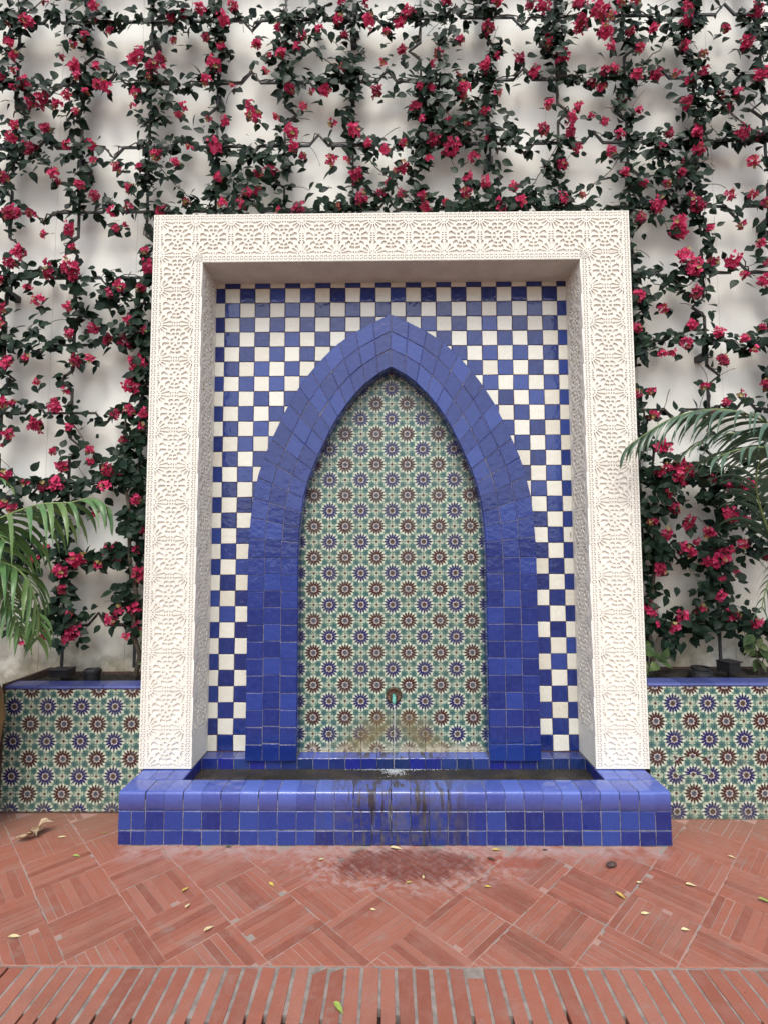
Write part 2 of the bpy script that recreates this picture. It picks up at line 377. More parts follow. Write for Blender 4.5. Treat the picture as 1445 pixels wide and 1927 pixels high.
def clip(poly, a, b, c):                # keep a*x+b*y >= c
    out = []
    for i in range(len(poly)):
        p, q = poly[i], poly[(i+1) % len(poly)]
        dp, dq = a*p[0]+b*p[1]-c, a*q[0]+b*q[1]-c
        if dp >= 0: out.append(p)
        if dp*dq < 0:
            t = dp/(dp-dq); out.append((p[0]+t*(q[0]-p[0]), p[1]+t*(q[1]-p[1])))
    return out
def slab(poly, top=0.0, th=.03, bev=.0028):   # bevelled flat piece, outline in x,y
    cx = sum(p[0] for p in poly)/len(poly); cy = sum(p[1] for p in poly)/len(poly); n = len(poly)
    ins = []
    for (x, y) in poly:
        d = math.hypot(x-cx, y-cy) or 1; k = 1-bev*1.4/d; ins.append((cx+(x-cx)*k, cy+(y-cy)*k))
    v = [(x, y, top-th) for x, y in poly]+[(x, y, top-bev) for x, y in poly]+[(x, y, top) for x, y in ins]
    f = [(i, (i+1) % n, n+(i+1) % n, n+i) for i in range(n)]+[(n+i, n+(i+1) % n, 2*n+(i+1) % n, 2*n+i) for i in range(n)]+[tuple(2*n+i for i in range(n))]
    return v, f
PB = .2845; NS = 8; H2 = math.sqrt(.5)
br = []
for a in range(-14, 14):
    for b in range(-14, 14):
        u0 = -1.2945+a*PB; v0 = .2675+b*PB
        uc, vc = u0+PB/2, v0+PB/2; x, y = (uc-vc)*H2, (uc+vc)*H2
        if not (-2.75 < x < 2.75 and YB-.25 < y < .05): continue
        for k in range(NS):
            t0 = k*PB/NS; g = R.choice((.0005, .0008, .0012, .0018, .0026)); e0, e1 = R.uniform(-.001, .004), R.uniform(-.001, .004)
            if R.random() < .035: e0 += R.uniform(.008, .03)
            if R.random() < .035: e1 += R.uniform(.008, .03)
            s0, s1 = t0+g, t0+PB/NS-g
            if k == 0: s0 += R.uniform(0, .002)
            if k == NS-1: s1 -= R.uniform(0, .002)
            jit = [R.uniform(-.0012, .0012) for _ in range(4)]
            if (a+b) % 2 == 0: q = [(u0+s0+jit[0], v0+e0), (u0+s1+jit[1], v0+e0), (u0+s1+jit[2], v0+PB-e1), (u0+s0+jit[3], v0+PB-e1)]
            else: q = [(u0+e0, v0+s0+jit[0]), (u0+PB-e1, v0+s0+jit[1]), (u0+PB-e1, v0+s1+jit[2]), (u0+e0, v0+s1+jit[3])]
            q = [((p[0]-p[1])*H2, (p[0]+p[1])*H2) for p in q]
            q = clip(q, 0, 1, YB+.0015)
            if len(q) < 3: continue
            cx = sum(p[0] for p in q)/len(q); cy = sum(p[1] for p in q)/len(q)
            if abs(cx) < 1.49 and cy > -.53: continue
            if cy > (-.17 if cx < 0 else -.23): continue
            ar = abs(sum(q[i][0]*q[(i+1) % len(q)][1]-q[(i+1) % len(q)][0]*q[i][1] for i in range(len(q))))/2
            if ar < 2e-4: continue
            dep = (Vector((cx, cy, 0))-CAM).dot(CF); px = IW/2+F*(Vector((cx, cy, 0))-CAM).dot(CR)/dep
            inview = -40 < px < IW+40
            br.append((not inview, -ar/dep**3, q, (a+b) % 2, cx, cy))
br.sort(key=lambda t: t[:2])
rest = MB()
NB_PART = 250
for i, (_, _, q, par, cx, cy) in enumerate(br):
    top = R.uniform(-.0006, .0012); ang = -math.pi/4 if False else 0
    if i < NB_PART:
        # object axes: y along the brick
        rot = math.pi/4 if par == 0 else -math.pi/4
        c, s = math.cos(-rot), math.sin(-rot)
        loc = [((x-cx)*c-(y-cy)*s, (x-cx)*s+(y-cy)*c) for x, y in q]
        v, f = slab(loc)
        obj('brick', mesh(v, f), BRICK, pave, (cx, cy, top), (R.uniform(-.004, .004), R.uniform(-.006, .006), rot))
    else:
        v, f = slab(q, top); rest.add(v, f)
obj('small_bricks', rest.mesh(), BRICK, pave, (0, 0, 0), kind='stuff')
# border course of long bricks with wide sandy joints, some of them washed out
BX = .0655; jm = MB()
for k in range(-38, 39):
    x0 = -.063+k*BX; g = .0058+R.uniform(-.0016, .0018)
    ysm = YB-R.uniform(.002, .007); q = [(x0+g, ysm), (x0+BX-g, ysm), (x0+BX-g, YB-.262), (x0+g, YB-.262)]
    if k in (-4, -3) : q[0] = (q[0][0]+.004, YB-.03)
    if k == 5: q[0] = (q[0][0], YB-.05); q[1] = (q[1][0], YB-.05)
    q = q[::-1]; cx = x0+BX/2; cy = YB-.135
    v, f = slab([(x-cx+R.uniform(-.0022, .0022), y-cy+R.uniform(-.003, .003)) for x, y in q], 0, .03, .003)
    obj('brick', mesh(v, f), BRICK, pave, (cx, cy, R.uniform(-.002, .001)), (R.uniform(-.003, .003), R.uniform(-.004, .004), R.uniform(-.008, .008)))
    lo = YB-.262+ (R.choice((.0, .03, .045, .06, .085)) if R.random() < .8 else .0)
    hi = YB-.001
    if k == -22: hi = YB-.08
    if k < -22: hi = YB-.16-.01*(k+30)
    if hi-lo > .02: jm.box(x0-.0098, x0+.0098, lo, hi, -.031, -.0026-.0001*(k % 3))
    if k > -22: jm.box(x0-.0096, x0+BX-.0100, YB-.0095, YB-.0012, -.031, -.0023)
jm.box(-.063-4*BX-.004, -.063-2*BX+.004, YB-.034, YB-.0096, -.031, -.0022)
jm.box(-.063+5*BX+.006, -.063+6*BX-.006, YB-.049, YB-.009, -.03, -.003)
obj('mortar_joint', jm.mesh(), JOINT, pave, (0, 0, 0), kind='stuff')
q2 = MB()
for k in range(-38, 39):
    x0 = -.063+(k+.5*0)*BX
    v, f = slab([(x0+.007, YB-.55), (x0+BX-.007, YB-.55), (x0+BX-.007, YB-.285), (x0+.007, YB-.285)], -.001, .03, .004); q2.add(v, f)
obj('outer_bricks', q2.mesh(), BRICK, pave, (0, 0, 0), kind='stuff')

# ------------------------------------------------------------------ courtyard wall
YW = .24
cw = thing('courtyard_wall', 'tall off-white painted wall behind the flowering trellis', 'wall', (0, YW, 0))
for k in range(-6, 6):
    x0 = -.05+k*.62
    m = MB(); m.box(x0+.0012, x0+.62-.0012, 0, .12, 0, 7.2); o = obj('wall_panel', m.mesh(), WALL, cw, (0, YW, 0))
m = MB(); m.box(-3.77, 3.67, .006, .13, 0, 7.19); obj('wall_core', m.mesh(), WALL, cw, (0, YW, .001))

# ------------------------------------------------------------------ fountain
ft = thing('wall_fountain', 'tall blue and white tiled wall fountain with pointed arch and carved cream surround', 'fountain', (0, -.1, 0))
T = .105
def tile_mesh(w_, h_, th=.012, bev=.0022, jit=.001, uv=None, rr=R):
    hw, hh = w_/2, h_/2
    o = [(sx*hw+rr.uniform(-jit, jit), sy*hh+rr.uniform(-jit, jit)) for sx, sy in ((-1, -1), (1, -1), (1, 1), (-1, 1))]
    v, f = slab(o, 0, th, bev)
    me = mesh(v, f)
    if uv:
        l = me.uv_layers.new(name='UVMap')
        for lp in me.loops:
            c = me.vertices[lp.vertex_index].co; l.data[lp.index].uv = (uv[0]+c.x/w_*uv[2], uv[1]+c.y/w_*uv[2])
    return me
RX = math.pi/2
def wall_rot(): return (RX+R.uniform(-.010, .010), 0, R.uniform(-.010, .010))

# arch curve: (half width, height) of the inner edge
INN = [(.609, 1.556), (.602, 1.72), (.581, 1.92), (.545, 2.07), (.50, 2.185), (.457, 2.283), (.40, 2.405), (.335, 2.515), (.272, 2.60), (.21, 2.672), (.135, 2.742), (.055, 2.795), (0, 2.823)]
def cr(P, n):
    out = []
    for i in range(len(P)-1):
        p0 = P[max(i-1, 0)]; p1 = P[i]; p2 = P[i+1]; p3 = P[min(i+2, len(P)-1)]
        for k in range(n):
            t = k/n
            out.append(tuple(.5*((2*p1[j])+(-p0[j]+p2[j])*t+(2*p0[j]-5*p1[j]+4*p2[j]-p3[j])*t*t+(-p0[j]+3*p1[j]-3*p2[j]+p3[j])*t**3) for j in range(len(p1))))
    out.append(tuple(P[-1])); return out
inner = cr(INN, 6)
# smooth the tangents before offsetting
nrm = []
for i in range(len(inner)):
    a, b = inner[max(i-5, 0)], inner[min(i+5, len(inner)-1)]
    dx, dz = b[0]-a[0], b[1]-a[1]; l = math.hypot(dx, dz); nrm.append((dz/l, -dx/l))
nrm[0] = (1, 0)
def offset(d):
    pts = [(p[0]+n[0]*d, p[1]+n[1]*d) for p, n in zip(inner, nrm)]
    dx, dz = -nrm[-1][1], nrm[-1][0]   # tangent at the apex, run on until x = 0
    p = pts[-1]
    if p[0] > 0: pts.append((0.0, p[1]+p[0]/max(.2, -dx)*dz))
    res = []
    for i, p in enumerate(pts):
        if res and p[0] < 0: break
        res.append((max(p[0], 0), p[1]))
    return res
OFF = [0, .109, .218, .327]
curves = [offset(d) for d in OFF]
def along(c, t):
    L = [0]
    for i in range(1, len(c)): L.append(L[-1]+math.dist(c[i-1], c[i]))
    s = t*L[-1]
    for i in range(1, len(c)):
        if L[i] >= s-1e-9:
            k = (s-L[i-1])/max(1e-9, L[i]-L[i-1]); return (c[i-1][0]+k*(c[i][0]-c[i-1][0]), c[i-1][1]+k*(c[i][1]-c[i-1][1]))
    return c[-1]
ZS = 1.556; ZL = .273
def outer_x(z):
    if z <= ZS: return .936
    c = curves[3]
    for i in range(1, len(c)):
        if c[i][1] >= z > c[i-1][1]-1e-9:
            k = (z-c[i-1][1])/max(1e-9, c[i][1]-c[i-1][1]); return c[i-1][0]+k*(c[i][0]-c[i-1][0])
    return -1
def inner_x(z):
    if z <= ZS: return .609
    for i in range(1, len(inner)):
        if inner[i][1] >= z: return inner[i][0]
    return -1

# chequered back wall
m = MB(); m.box(-1.36, 1.36, .0, .13, .05, 3.6)
chk = obj('chequer_wall', m.mesh(), GROUT_D, ft, (0, .0035, 0))
vb = [tile_mesh(T-.0032, T-.0032, jit=.0012) for _ in range(8)]; vw = [tile_mesh(T-.0036, T-.0036, jit=.0014) for _ in range(8)]
for me in vb: me.materials.append(BLUE)
for me in vw: me.materials.append(WHITE)
for j in range(-1, 30):
    for i in range(-1, 23):
        x = (i-11+.5)*T; z = 3.437-(j+.5)*T
        ax = abs(x)+T/2
        if ax < outer_x(z-T/2)-.02 and ax < outer_x(z+T/2)-.02: continue
        white = (i+j) % 2 == 0
        obj('white_tile' if white else 'blue_tile', R.choice(vw if white else vb), None, chk, (x, R.uniform(-.0008, .0008), z), wall_rot())

# painted star tiles inside the arch
TS = .10525
m = MB(); m.box(-.7, .7, .0, .01, .15, 2.9)
stp = obj('star_panel', m.mesh(), GROUT_S, ft, (0, .0025, 0))
sv = {}
def star_variant(pi, pj, size=TS):
    k = (pi, pj, size, R.randrange(3))
    if k not in sv:
        sv[k] = tile_mesh(size-.0017, size-.0017, jit=.0005, bev=.0012, uv=(pi+.5, pj+.5, .985)); sv[k].materials.append(STAR)
    return sv[k]
for j in range(-4, 22):
    for i in range(-6, 6):
        x = .003+(i+.5)*TS; z = .609+(j+.5)*TS
        if min(abs(x-TS/2), abs(x+TS/2)) > inner_x(z-TS/2)+.03: continue
        obj('star_tile', star_variant(i % 2, j % 2), None, stp, (x, R.uniform(-.0004, .0004), z), (RX+R.uniform(-.005, .005), 0, R.uniform(-.005, .005)))

# projecting blue arch
YA = -.125
def arch_outline(off_in, off_out, zb):
    a = offset(off_in); b = offset(off_out)
    right_in = [(.609+off_in, zb)]+a; right_out = [(.609+off_out, zb)]+b
    return right_in, right_out
ain, aout = arch_outline(.0025, .3245, ZL+.004)
m = MB()
NPT = 80
def resample(c, n): return [along(c, k/(n-1)) for k in range(n)]
ri, ro = resample(ain, NPT), resample(aout, NPT)
for sgn in (1, -1):
    v = []
    for k in range(NPT):
        (xi, zi), (xo, zo) = ri[k], ro[k]
        v += [(sgn*xi, -.001, zi), (sgn*xi, YA+.003, zi), (sgn*xo, YA+.003, zo), (sgn*xo, -.001, zo)]
    f = []
    for k in range(NPT-1):
        b = 4*k
        for e in range(4):
            q = (b+e, b+(e+1) % 4, b+4+(e+1) % 4, b+4+e); f.append(q if sgn > 0 else q[::-1])
    f.append((0, 1, 2, 3) if sgn < 0 else (3, 2, 1, 0))
    m.add(v, f)
arch = obj('arch_surround', m.mesh(), GROUT, ft, (0, 0, 0))
def arch_tile(q, nm='arch_tile'):
    # q: four (x, z) corners of the piece, counter clockwise seen from the front
    cx = sum(p[0] for p in q)/4; cz = sum(p[1] for p in q)/4
    g = .0014
    sh = []
    for (x, z) in q:
        d = math.hypot(x-cx, z-cz); k = 1-g*1.42/d; sh.append(((x-cx)*k+R.uniform(-.0012, .0012), (z-cz)*k+R.uniform(-.0012, .0012)))
    v, f = slab(sh, 0, .011, .0028)
    obj(nm, mesh(v, f), BLUE_ARCH, arch, (cx, YA+R.uniform(-.0012, .0012), cz), (RX+R.uniform(-.013, .013), 0, R.uniform(-.013, .013)))
NL = 12; pl = (ZS-ZL)/NL
for sgn in (1, -1):
    for c in range(3):
        xa, xb = .609+OFF[c], .609+OFF[c+1]; dz = R.uniform(-.004, .004)
        for k in range(NL):
            z0, z1 = ZL+k*pl+(dz if k else 0), ZL+(k+1)*pl+(dz if k < NL-1 else 0)
            q = [(xa, z0), (xb, z0), (xb, z1), (xa, z1)]
            if sgn < 0: q = [(-x, z) for x, z in q][::-1]
            arch_tile(q)
    NA = 15
    for c in range(3):
        for k in range(NA):
            p = [along(curves[c], k/NA), along(curves[c+1], k/NA), along(curves[c+1], (k+1)/NA), along(curves[c], (k+1)/NA)]
            if sgn < 0: p = [(-x, z) for x, z in p][::-1]
            arch_tile(p)
    # tiles lining the underside of the arch and the inner cheeks
    path = [(.609, ZL+.05)]+inner
    for k in range(26):
        (x0, z0), (x1, z1) = along(path, k/26), along(path, (k+1)/26)
        dx, dz = x1-x0, z1-z0; l = math.hypot(dx, dz); ux, uz = dx/l, dz/l
        g = .0015; a = Vector((x0+ux*g, 0, z0+uz*g)); b = Vector((x1-ux*g, 0, z1-uz*g)); nn = Vector((-uz, 0, ux))
        if nn.x > 0: nn = -nn
        a.x *= sgn; b.x *= sgn; nn.x *= sgn; nn *= .002
        y0, y1 = YA+.012, -.002
        c0 = (a+b)/2+Vector((0, (y0+y1)/2, 0))
        P = [a+nn+Vector((0, y0, 0)), b+nn+Vector((0, y0, 0)), b+nn+Vector((0, y1, 0)), a+nn+Vector((0, y1, 0))]
        Q = [p-nn*2.5 for p in P]
        f = [(0, 1, 2, 3), (7, 6, 5, 4), (0, 4, 5, 1), (1, 5, 6, 2), (2, 6, 7, 3), (3, 7, 4, 0)]
        if sgn < 0: f = [t[::-1] for t in f]
        obj('reveal_tile', mesh([p-c0 for p in P+Q], f), BLUE, arch, c0)

# carved plaster surround
YF = -.276; XO, XI = 1.539, 1.22; ZT, ZI, ZF = 3.793, 3.470, .292
m = MB(); RD = .0085
m.box(-XO+.004, -XI-.0098, YF+RD, .1, ZF+.002, ZI+.0039); m.box(XI+.0098, XO-.004, YF+RD, .1, ZF+.002, ZI+.0039)
m.box(-XO+.004, XO-.004, YF+RD, .1, ZI+.004, ZT-.004)
car = obj('carved_surround', m.mesh(), RECESS, ft, (0, 0, 0))
# jamb and soffit stop just in front of the chequer tiles: their cores run on into the wall beside them
def curve_mesh(outer, holes, depth, mat):
    cu = bpy.data.curves.new('c', 'CURVE'); cu.dimensions = '2D'; cu.fill_mode = 'BOTH'; cu.extrude = depth/2
    for P in [outer]+holes:
        s = cu.splines.new('POLY'); s.points.add(len(P)-1)
        for k, p in enumerate(P): s.points[k].co = (p[0], p[1], 0, 1)
        s.use_cyclic_u = True
    o = bpy.data.objects.new('c', cu); COL.objects.link(o)
    dg = bpy.context.evaluated_depsgraph_get(); dg.update()
    me = bpy.data.meshes.new_from_object(o.evaluated_get(dg)); bpy.data.objects.remove(o); bpy.data.curves.remove(cu)
    me.materials.clear(); me.materials.append(mat)
    return me
U = .22985
def rosette_holes(sx=1.0):
    hs_ = []
    def pol(cx, cy, pts): hs_.append([((cx+r_*math.cos(t))*sx, cy+r_*math.sin(t)) for r_, t in pts])
    for k in range(12):                 # great rosette: truncated wedges
        t = rad(15+30*k); g = .0032
        def e(r_, s): return t+s*(rad(15)-math.asin(min(.9, g/r_)))
        if k in (1, 4, 7, 10):
            pol(0, 0, [(.045, e(.045, -1)), (.070, e(.066, -1)), (.088, t), (.070, e(.066, 1)), (.045, e(.045, 1))]); continue
        if k in (2, 3, 8, 9):
            pol(0, 0, [(.044, e(.044, -1)), (.058, e(.058, -1)), (.061, t), (.058, e(.058, 1)), (.044, e(.044, 1)), (.0415, t)])
            pol(0, 0, [(.066, e(.066, -1)), (.080, e(.080, -1)), (.0875, t-rad(7)), (.089, t), (.0875, t+rad(7)), (.080, e(.080, 1)), (.066, e(.066, 1)), (.0675, t)]); continue
        pol(0, 0, [(.044, e(.044, -1)), (.078, e(.078, -1)), (.087, t-rad(7)), (.0885, t), (.087, t+rad(7)), (.078, e(.078, 1)), (.044, e(.044, 1)), (.041, t)])
    for k in range(6):
        t = rad(30+60*k); pol(0, 0, [(.011, t), (.030, t-rad(21)), (.0365, t), (.030, t+rad(21))])
    h = U/2
    for cx, cy, a0 in ((-h, -h, 0), (h, -h, 90), (h, h, 180), (-h, h, 270)):
        for k in range(4):
            t = rad(a0+11.25+22.5*k); l1 = .090 if k in (1, 2) else .080
            if k in (1, 2): l1 = .074
            else: l1 = .090
            w0, w1 = .0030, .0078
            pts = []
            for r_, w_ in ((.031, -w0), (l1-.008, -w1), (l1, 0), (l1-.008, w1), (.031, w0)):
                pts.append((math.hypot(r_, w_), t+math.atan2(w_, r_)))
            pol(cx, cy, pts)
        for k in range(2):
            t = rad(a0+22.5+45*k); pol(cx, cy, [(.012, t), (.021, t-rad(14)), (.024, t), (.021, t+rad(14))])
    for ax, ay in ((0, 1), (0, -1), (1, 0), (-1, 0)):      # little slits between rosettes
        for o_ in (-.0235, -.0082, .0082, .0235):
            for dx in ((.0035, .0165),):
                ln = .0135 if abs(o_) < .01 else .011
                wd = .0034
                P = []
                for (a, b) in ((-wd, h-.0035), (wd, h-.0035), (wd*1.4, h-.0035-ln), (-wd*1.4, h-.0035-ln)):
                    P.append((o_+a, b))
                if ay: P = [(x*sx, y*ay) for x, y in P]
                else: P = [(y*ax*sx, x) for x, y in P]
                hs_.append(P)
    return hs_
EPS = .0003
hh = U/2
PANEL = curve_mesh([(-hh, -hh), (hh, -hh), (hh, hh), (-hh, hh)], rosette_holes(), RD, FRAME)
# border strip: chain of diamonds; local y runs along the strip
BW = (XO-XI-U)/2
def border_mesh(length, n):
    holes = []; p = length/n; a = BW*.31; g = .0026
    for k in range(n):
        y0 = -length/2+k*p
        for s in (-1, 1):
            # edges of one diamond: from (0,y0) out to (s*a, y0+p/2) and back to (0,y0+p)
            for (A, B) in (((s*.0035, y0+.004), (s*a, y0+p/2-.0016)), ((s*a, y0+p/2+.0016), (s*.0035, y0+p-.004))):
                dx, dy = B[0]-A[0], B[1]-A[1]; l = math.hypot(dx, dy); nx, ny = -dy/l*g, dx/l*g
                holes.append([(A[0]+nx, A[1]+ny), (B[0]+nx, B[1]+ny), (B[0]-nx, B[1]-ny), (A[0]-nx, A[1]-ny)])
    return curve_mesh([(-BW/2, -length/2), (BW/2, -length/2), (BW/2, length/2), (-BW/2, length/2)], holes, RD, FRAME)
STRIP = border_mesh(U, 8); STRIP_C = border_mesh(BW, 1)
ypos = YF+RD/2
zc = lambda r_: ZT-BW-U*(r_+.5)
for c in range(13):                      # lintel
    x = (c-6)*U
    obj('carved_panel', PANEL, None, car, (x, ypos+R.uniform(-.0006, .0006), zc(0)), (RX, 0, 0))
    obj('border_strip', STRIP, None, car, (x, ypos, ZT-BW/2), (RX, RX, 0))
    if 0 < c < 12: obj('border_strip', STRIP, None, car, (x, ypos, ZT-BW*1.5-U), (RX, RX, 0))
for s in (-1, 1):
    for r_ in range(15):
        if r_: obj('carved_panel', PANEL, None, car, (s*6*U, ypos+R.uniform(-.0006, .0006), zc(r_)), (RX, 0, 0))
        obj('border_strip', STRIP, None, car, (s*(6.5*U+BW/2), ypos, zc(r_)), (RX, 0, 0))
        if r_: obj('border_strip', STRIP, None, car, (s*(5.5*U-BW/2), ypos, zc(r_)), (RX, 0, 0))
    obj('border_strip', STRIP_C, None, car, (s*(6.5*U+BW/2), ypos, ZT-BW/2), (RX, 0, 0))
    zb = ZT-BW-15*U
    if zb-ZF > .003:
        mm = MB(); mm.box(-XO if s < 0 else XI, -XI if s < 0 else XO, YF, YF+RD, ZF, zb-.0004); obj('plinth_strip', mm.mesh(), FRAME, car, (0, 0, 0))
    # carved inner cheeks
    cheek = curve_mesh([(-.1362, -hh), (.1362, -hh), (.1362, hh), (-.1362, hh)], rosette_holes(1.0), .014, FRAME) if s < 0 else cheek
    for r_ in range(14):
        z = ZI-hh-r_*U
        if z-hh < ZF-.001:
            break
        obj('cheek_panel', cheek, None, car, (s*(XI+.003), YF+.0005+.1365, z), (RX, 0, RX))
    mm = MB(); zlow = ZI-13*U
    mm.box(min(s*(XI-.003), s*(XI+.009)), max(s*(XI-.003), s*(XI+.009)), YF+.0005, -.003, ZF, zlow-.0005); obj('cheek_foot', mm.mesh(), FRAME, car, (0, 0, 0))
    # plain outer sides
    mm = MB(); xa, xb = sorted((s*(XO-.004), s*XO)); mm.box(xa, xb, YF+RD, .1, ZF, ZT-.004); obj('outer_side', mm.mesh(), FRAME, car, (0, 0, 0))
mm = MB(); mm.box(-XI-.003, XI+.003, YF+.001, -.003, ZI, ZI+.005); obj('soffit', mm.mesh(), SOFFIT, car, (0, 0, 0))
mm = MB(); mm.box(-XO, XO, YF+RD, .1, ZT-.004, ZT); obj('top_face', mm.mesh(), FRAME, car, (0, 0, 0))

# basin
ZR = .286; YR = -.553; XB = 1.512; YI = -.405; XN = 1.216; YLG = -.107
m = MB()
m.box(-XB+.004, XB-.004, YR+.004, YI-.004, 0, ZR-.045); m.box(-XB+.004, XB-.004, YR+.032, YI-.0042, ZR-.05, ZR-.0045); m.box(-XB+.005, XB-.005, YR+.016, YR+.04, ZR-.05, ZR-.018); m.box(-XB+.004, -XN-.004, YI-.004, .1, 0, ZR-.004); m.box(XN+.004, XB-.004, YI-.004, .1, 0, ZR-.004)
m.box(-XN-.004, XN+.004, YLG+.004, -.0025, 0, ZR-.005); m.box(-XN-.004, XN+.004, YI-.004, YLG+.004, 0, .05)
bas = obj('basin', m.mesh(), GROUT_B, ft, (0, 0, 0))
edges = [-XB, -1.44, -1.362]+[-1.362+.10377*k for k in range(1, 27)]+[1.424, XB]
def rim_tile(x0, x1):
    g = .0017; n = 5; rr_ = .017; prof = [(YI+.002, ZR-.006), (YI, ZR-.001), (YI-.004, ZR)]
    prof += [(YR+rr_-rr_*math.sin(t), ZR-rr_+rr_*math.cos(t)) for t in [k/n*math.pi/2 for k in range(n+1)]]
    prof += [(YR, .186), (YR+.004, .1845)]
    cx = (x0+x1)/2; v = []; b = .0025
    for (y, z) in prof:
        v += [(x0+g-cx, y, z), (x1-g-cx, y, z)]
    k = len(prof); f = []
    for i in range(k-1):
        f.append((2*i, 2*i+1, 2*i+3, 2*i+2)[::-1])
    me = mesh(v, f)
    me.polygons.foreach_set('use_smooth', [True]*len(me.polygons))
    return me, cx
for a, b in zip(edges[:-1], edges[1:]):
    me, cx = rim_tile(a, b)
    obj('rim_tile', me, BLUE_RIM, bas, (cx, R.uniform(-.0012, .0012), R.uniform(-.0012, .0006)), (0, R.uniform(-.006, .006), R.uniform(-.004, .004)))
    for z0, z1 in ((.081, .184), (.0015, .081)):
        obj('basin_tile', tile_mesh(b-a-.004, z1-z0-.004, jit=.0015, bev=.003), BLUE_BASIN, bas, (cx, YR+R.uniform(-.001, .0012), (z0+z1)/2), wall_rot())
for s in (-1, 1):                         # rim tops beside the pool, outer sides, inner cheeks
    for c in range(3):
        for k in range(1):
            x = s*(XN+.0493+c*.0987); y0, y1 = YI+.002, YF+.03
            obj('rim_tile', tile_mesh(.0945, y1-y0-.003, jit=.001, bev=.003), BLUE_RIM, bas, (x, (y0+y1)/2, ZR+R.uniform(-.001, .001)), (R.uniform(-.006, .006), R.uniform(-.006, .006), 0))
    for k in range(3):
        for z0, z1 in ((.184, .283), (.081, .184), (.0015, .081)):
            obj('basin_tile', tile_mesh(.10, z1-z0-.004, jit=.0012), BLUE_BASIN, bas, (s*XB, YR+.055+k*.104, (z0+z1)/2), (RX, 0, s*RX))
    for k in range(3):
        obj('pool_tile', tile_mesh(.096, .10, jit=.0012), BLUE_POOL, bas, (s*XN, YI+.05+k*.0995, .232), (RX, 0, -s*RX))
for k in range(-12, 12):                  # ledge under the niche
    x = (k+.5)*.1013
    obj('pool_tile', tile_mesh(.0975, .10, jit=.0012), BLUE_POOL, bas, (x, YLG+R.uniform(-.001, .001), .2335), wall_rot())
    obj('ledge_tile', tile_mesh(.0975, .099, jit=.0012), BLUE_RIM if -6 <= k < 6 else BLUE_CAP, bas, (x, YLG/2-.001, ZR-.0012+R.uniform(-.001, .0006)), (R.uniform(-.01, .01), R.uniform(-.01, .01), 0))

# spout
sx, sz = .009, .649
m = MB(); n = 40
rings = [(.0, -.012), (.012, -.014), (.0125, -.010), (.030, -.009), (.043, -.012), (.050, -.009), (.053, -.002), (.053, .0)]
v = []; f = []
for r_, y in rings:
    for k in range(n):
        t = 2*math.pi*k/n; q = 1+(.07 if k % 2 else -.03)*(1 if .02 < r_ < .052 else 0)
        v.append((r_*q*math.cos(t), y+(.0025 if (k % 2 and .02 < r_ < .052) else 0), r_*q*math.sin(t)))
for i in range(len(rings)-1):
    for k in range(n): f.append((i*n+k, i*n+(k+1) % n, (i+1)*n+(k+1) % n, (i+1)*n+k))
m.add(v, f)
spt = obj('spout', m.mesh(), BRONZE, ft, (sx, -.001, sz))
m = MB(); P = [(0, -.004, .004), (0, -.035, .006), (0, -.062, .002), (0, -.08, -.012), (0, -.088, -.03)]
m.tube(P, [.0125, .0125, .0125, .0125, .012], 14, True); obj('outlet_tube', m.mesh(smooth=True), VERD, spt, (sx, -.001, sz))

# water
def water_mat():
    nb = NB('pool_water'); p = nb.pos(); n1 = nb.noise(p, 34, 3); n2 = nb.noise(p, 6, 3)
    c = nb.mix(nb.ss(n2, .35, .65), (.028, .026, .018), (.05, .042, .026)); nb.bump(n1, .28, .012)
    return nb.set(Base_Color=c, Roughness=.06, IOR=1.33, Specular_IOR_Level=.5)
WZ = .219
obj('pool_water', mesh([(-XN, YI, 0), (XN, YI, 0), (XN, YLG, 0), (-XN, YLG, 0)], [(0, 1, 2, 3)]), water_mat(), None, (0, 0, WZ), kind='structure')
def jet_mat():
    nb = NB('running_water'); nb.bump(nb.noise(nb.scale(nb.pos(), (1, 1, .3)), 180, 2), .5, .01)
    return nb.set(Base_Color=(.92, .95, .97), Roughness=.12, IOR=1.33, Transmission_Weight=.85)
JET = jet_mat()
m = MB(); P = []; rr_ = []
for k in range(16):
    t = k/15; P.append((sx+.003*math.sin(5*t), -.089-.055*t**.6, sz-.03-(sz-.03-WZ)*t**1.6)); rr_.append(.0055-.0022*t+R.uniform(-.0008, .0008))
m.tube(P, rr_, 8); obj('falling_water', m.mesh(smooth=True), JET, None, kind='structure')
FOAM = NB('water_foam').set(Base_Color=(.78, .82, .86), Roughness=.35, Transmission_Weight=.3)
m = MB()
def blob(c, r_, n=6):
    v = []; 
    for i in range(4):
        a = math.pi*(i/3-.5)
        for k in range(n): v.append((c[0]+r_*math.cos(a)*math.cos(2*math.pi*k/n), c[1]+r_*math.cos(a)*math.sin(2*math.pi*k/n), c[2]+r_*.6*math.sin(a)))
    m.add(v, [(i*n+k, i*n+(k+1) % n, (i+1)*n+(k+1) % n, (i+1)*n+k) for i in range(3) for k in range(n)])
for k in range(520):
    a = R.uniform(0, 2*math.pi); d = abs(R.gauss(0, .045)); y = -.15+math.sin(a)*d*.7
    if y > YLG-.006: y = YLG-.006
    blob((sx+math.cos(a)*d, y, WZ+R.uniform(0, .012)*math.exp(-d*20)), R.uniform(.001, .003))
for k in range(420):
    x = R.gauss(0, .14); blob((sx+x, YLG-.004-R.random()**2*.014, WZ+.001), R.uniform(.001, .0024))
obj('splash_foam', m.mesh(smooth=True), FOAM, None, kind='stuff')

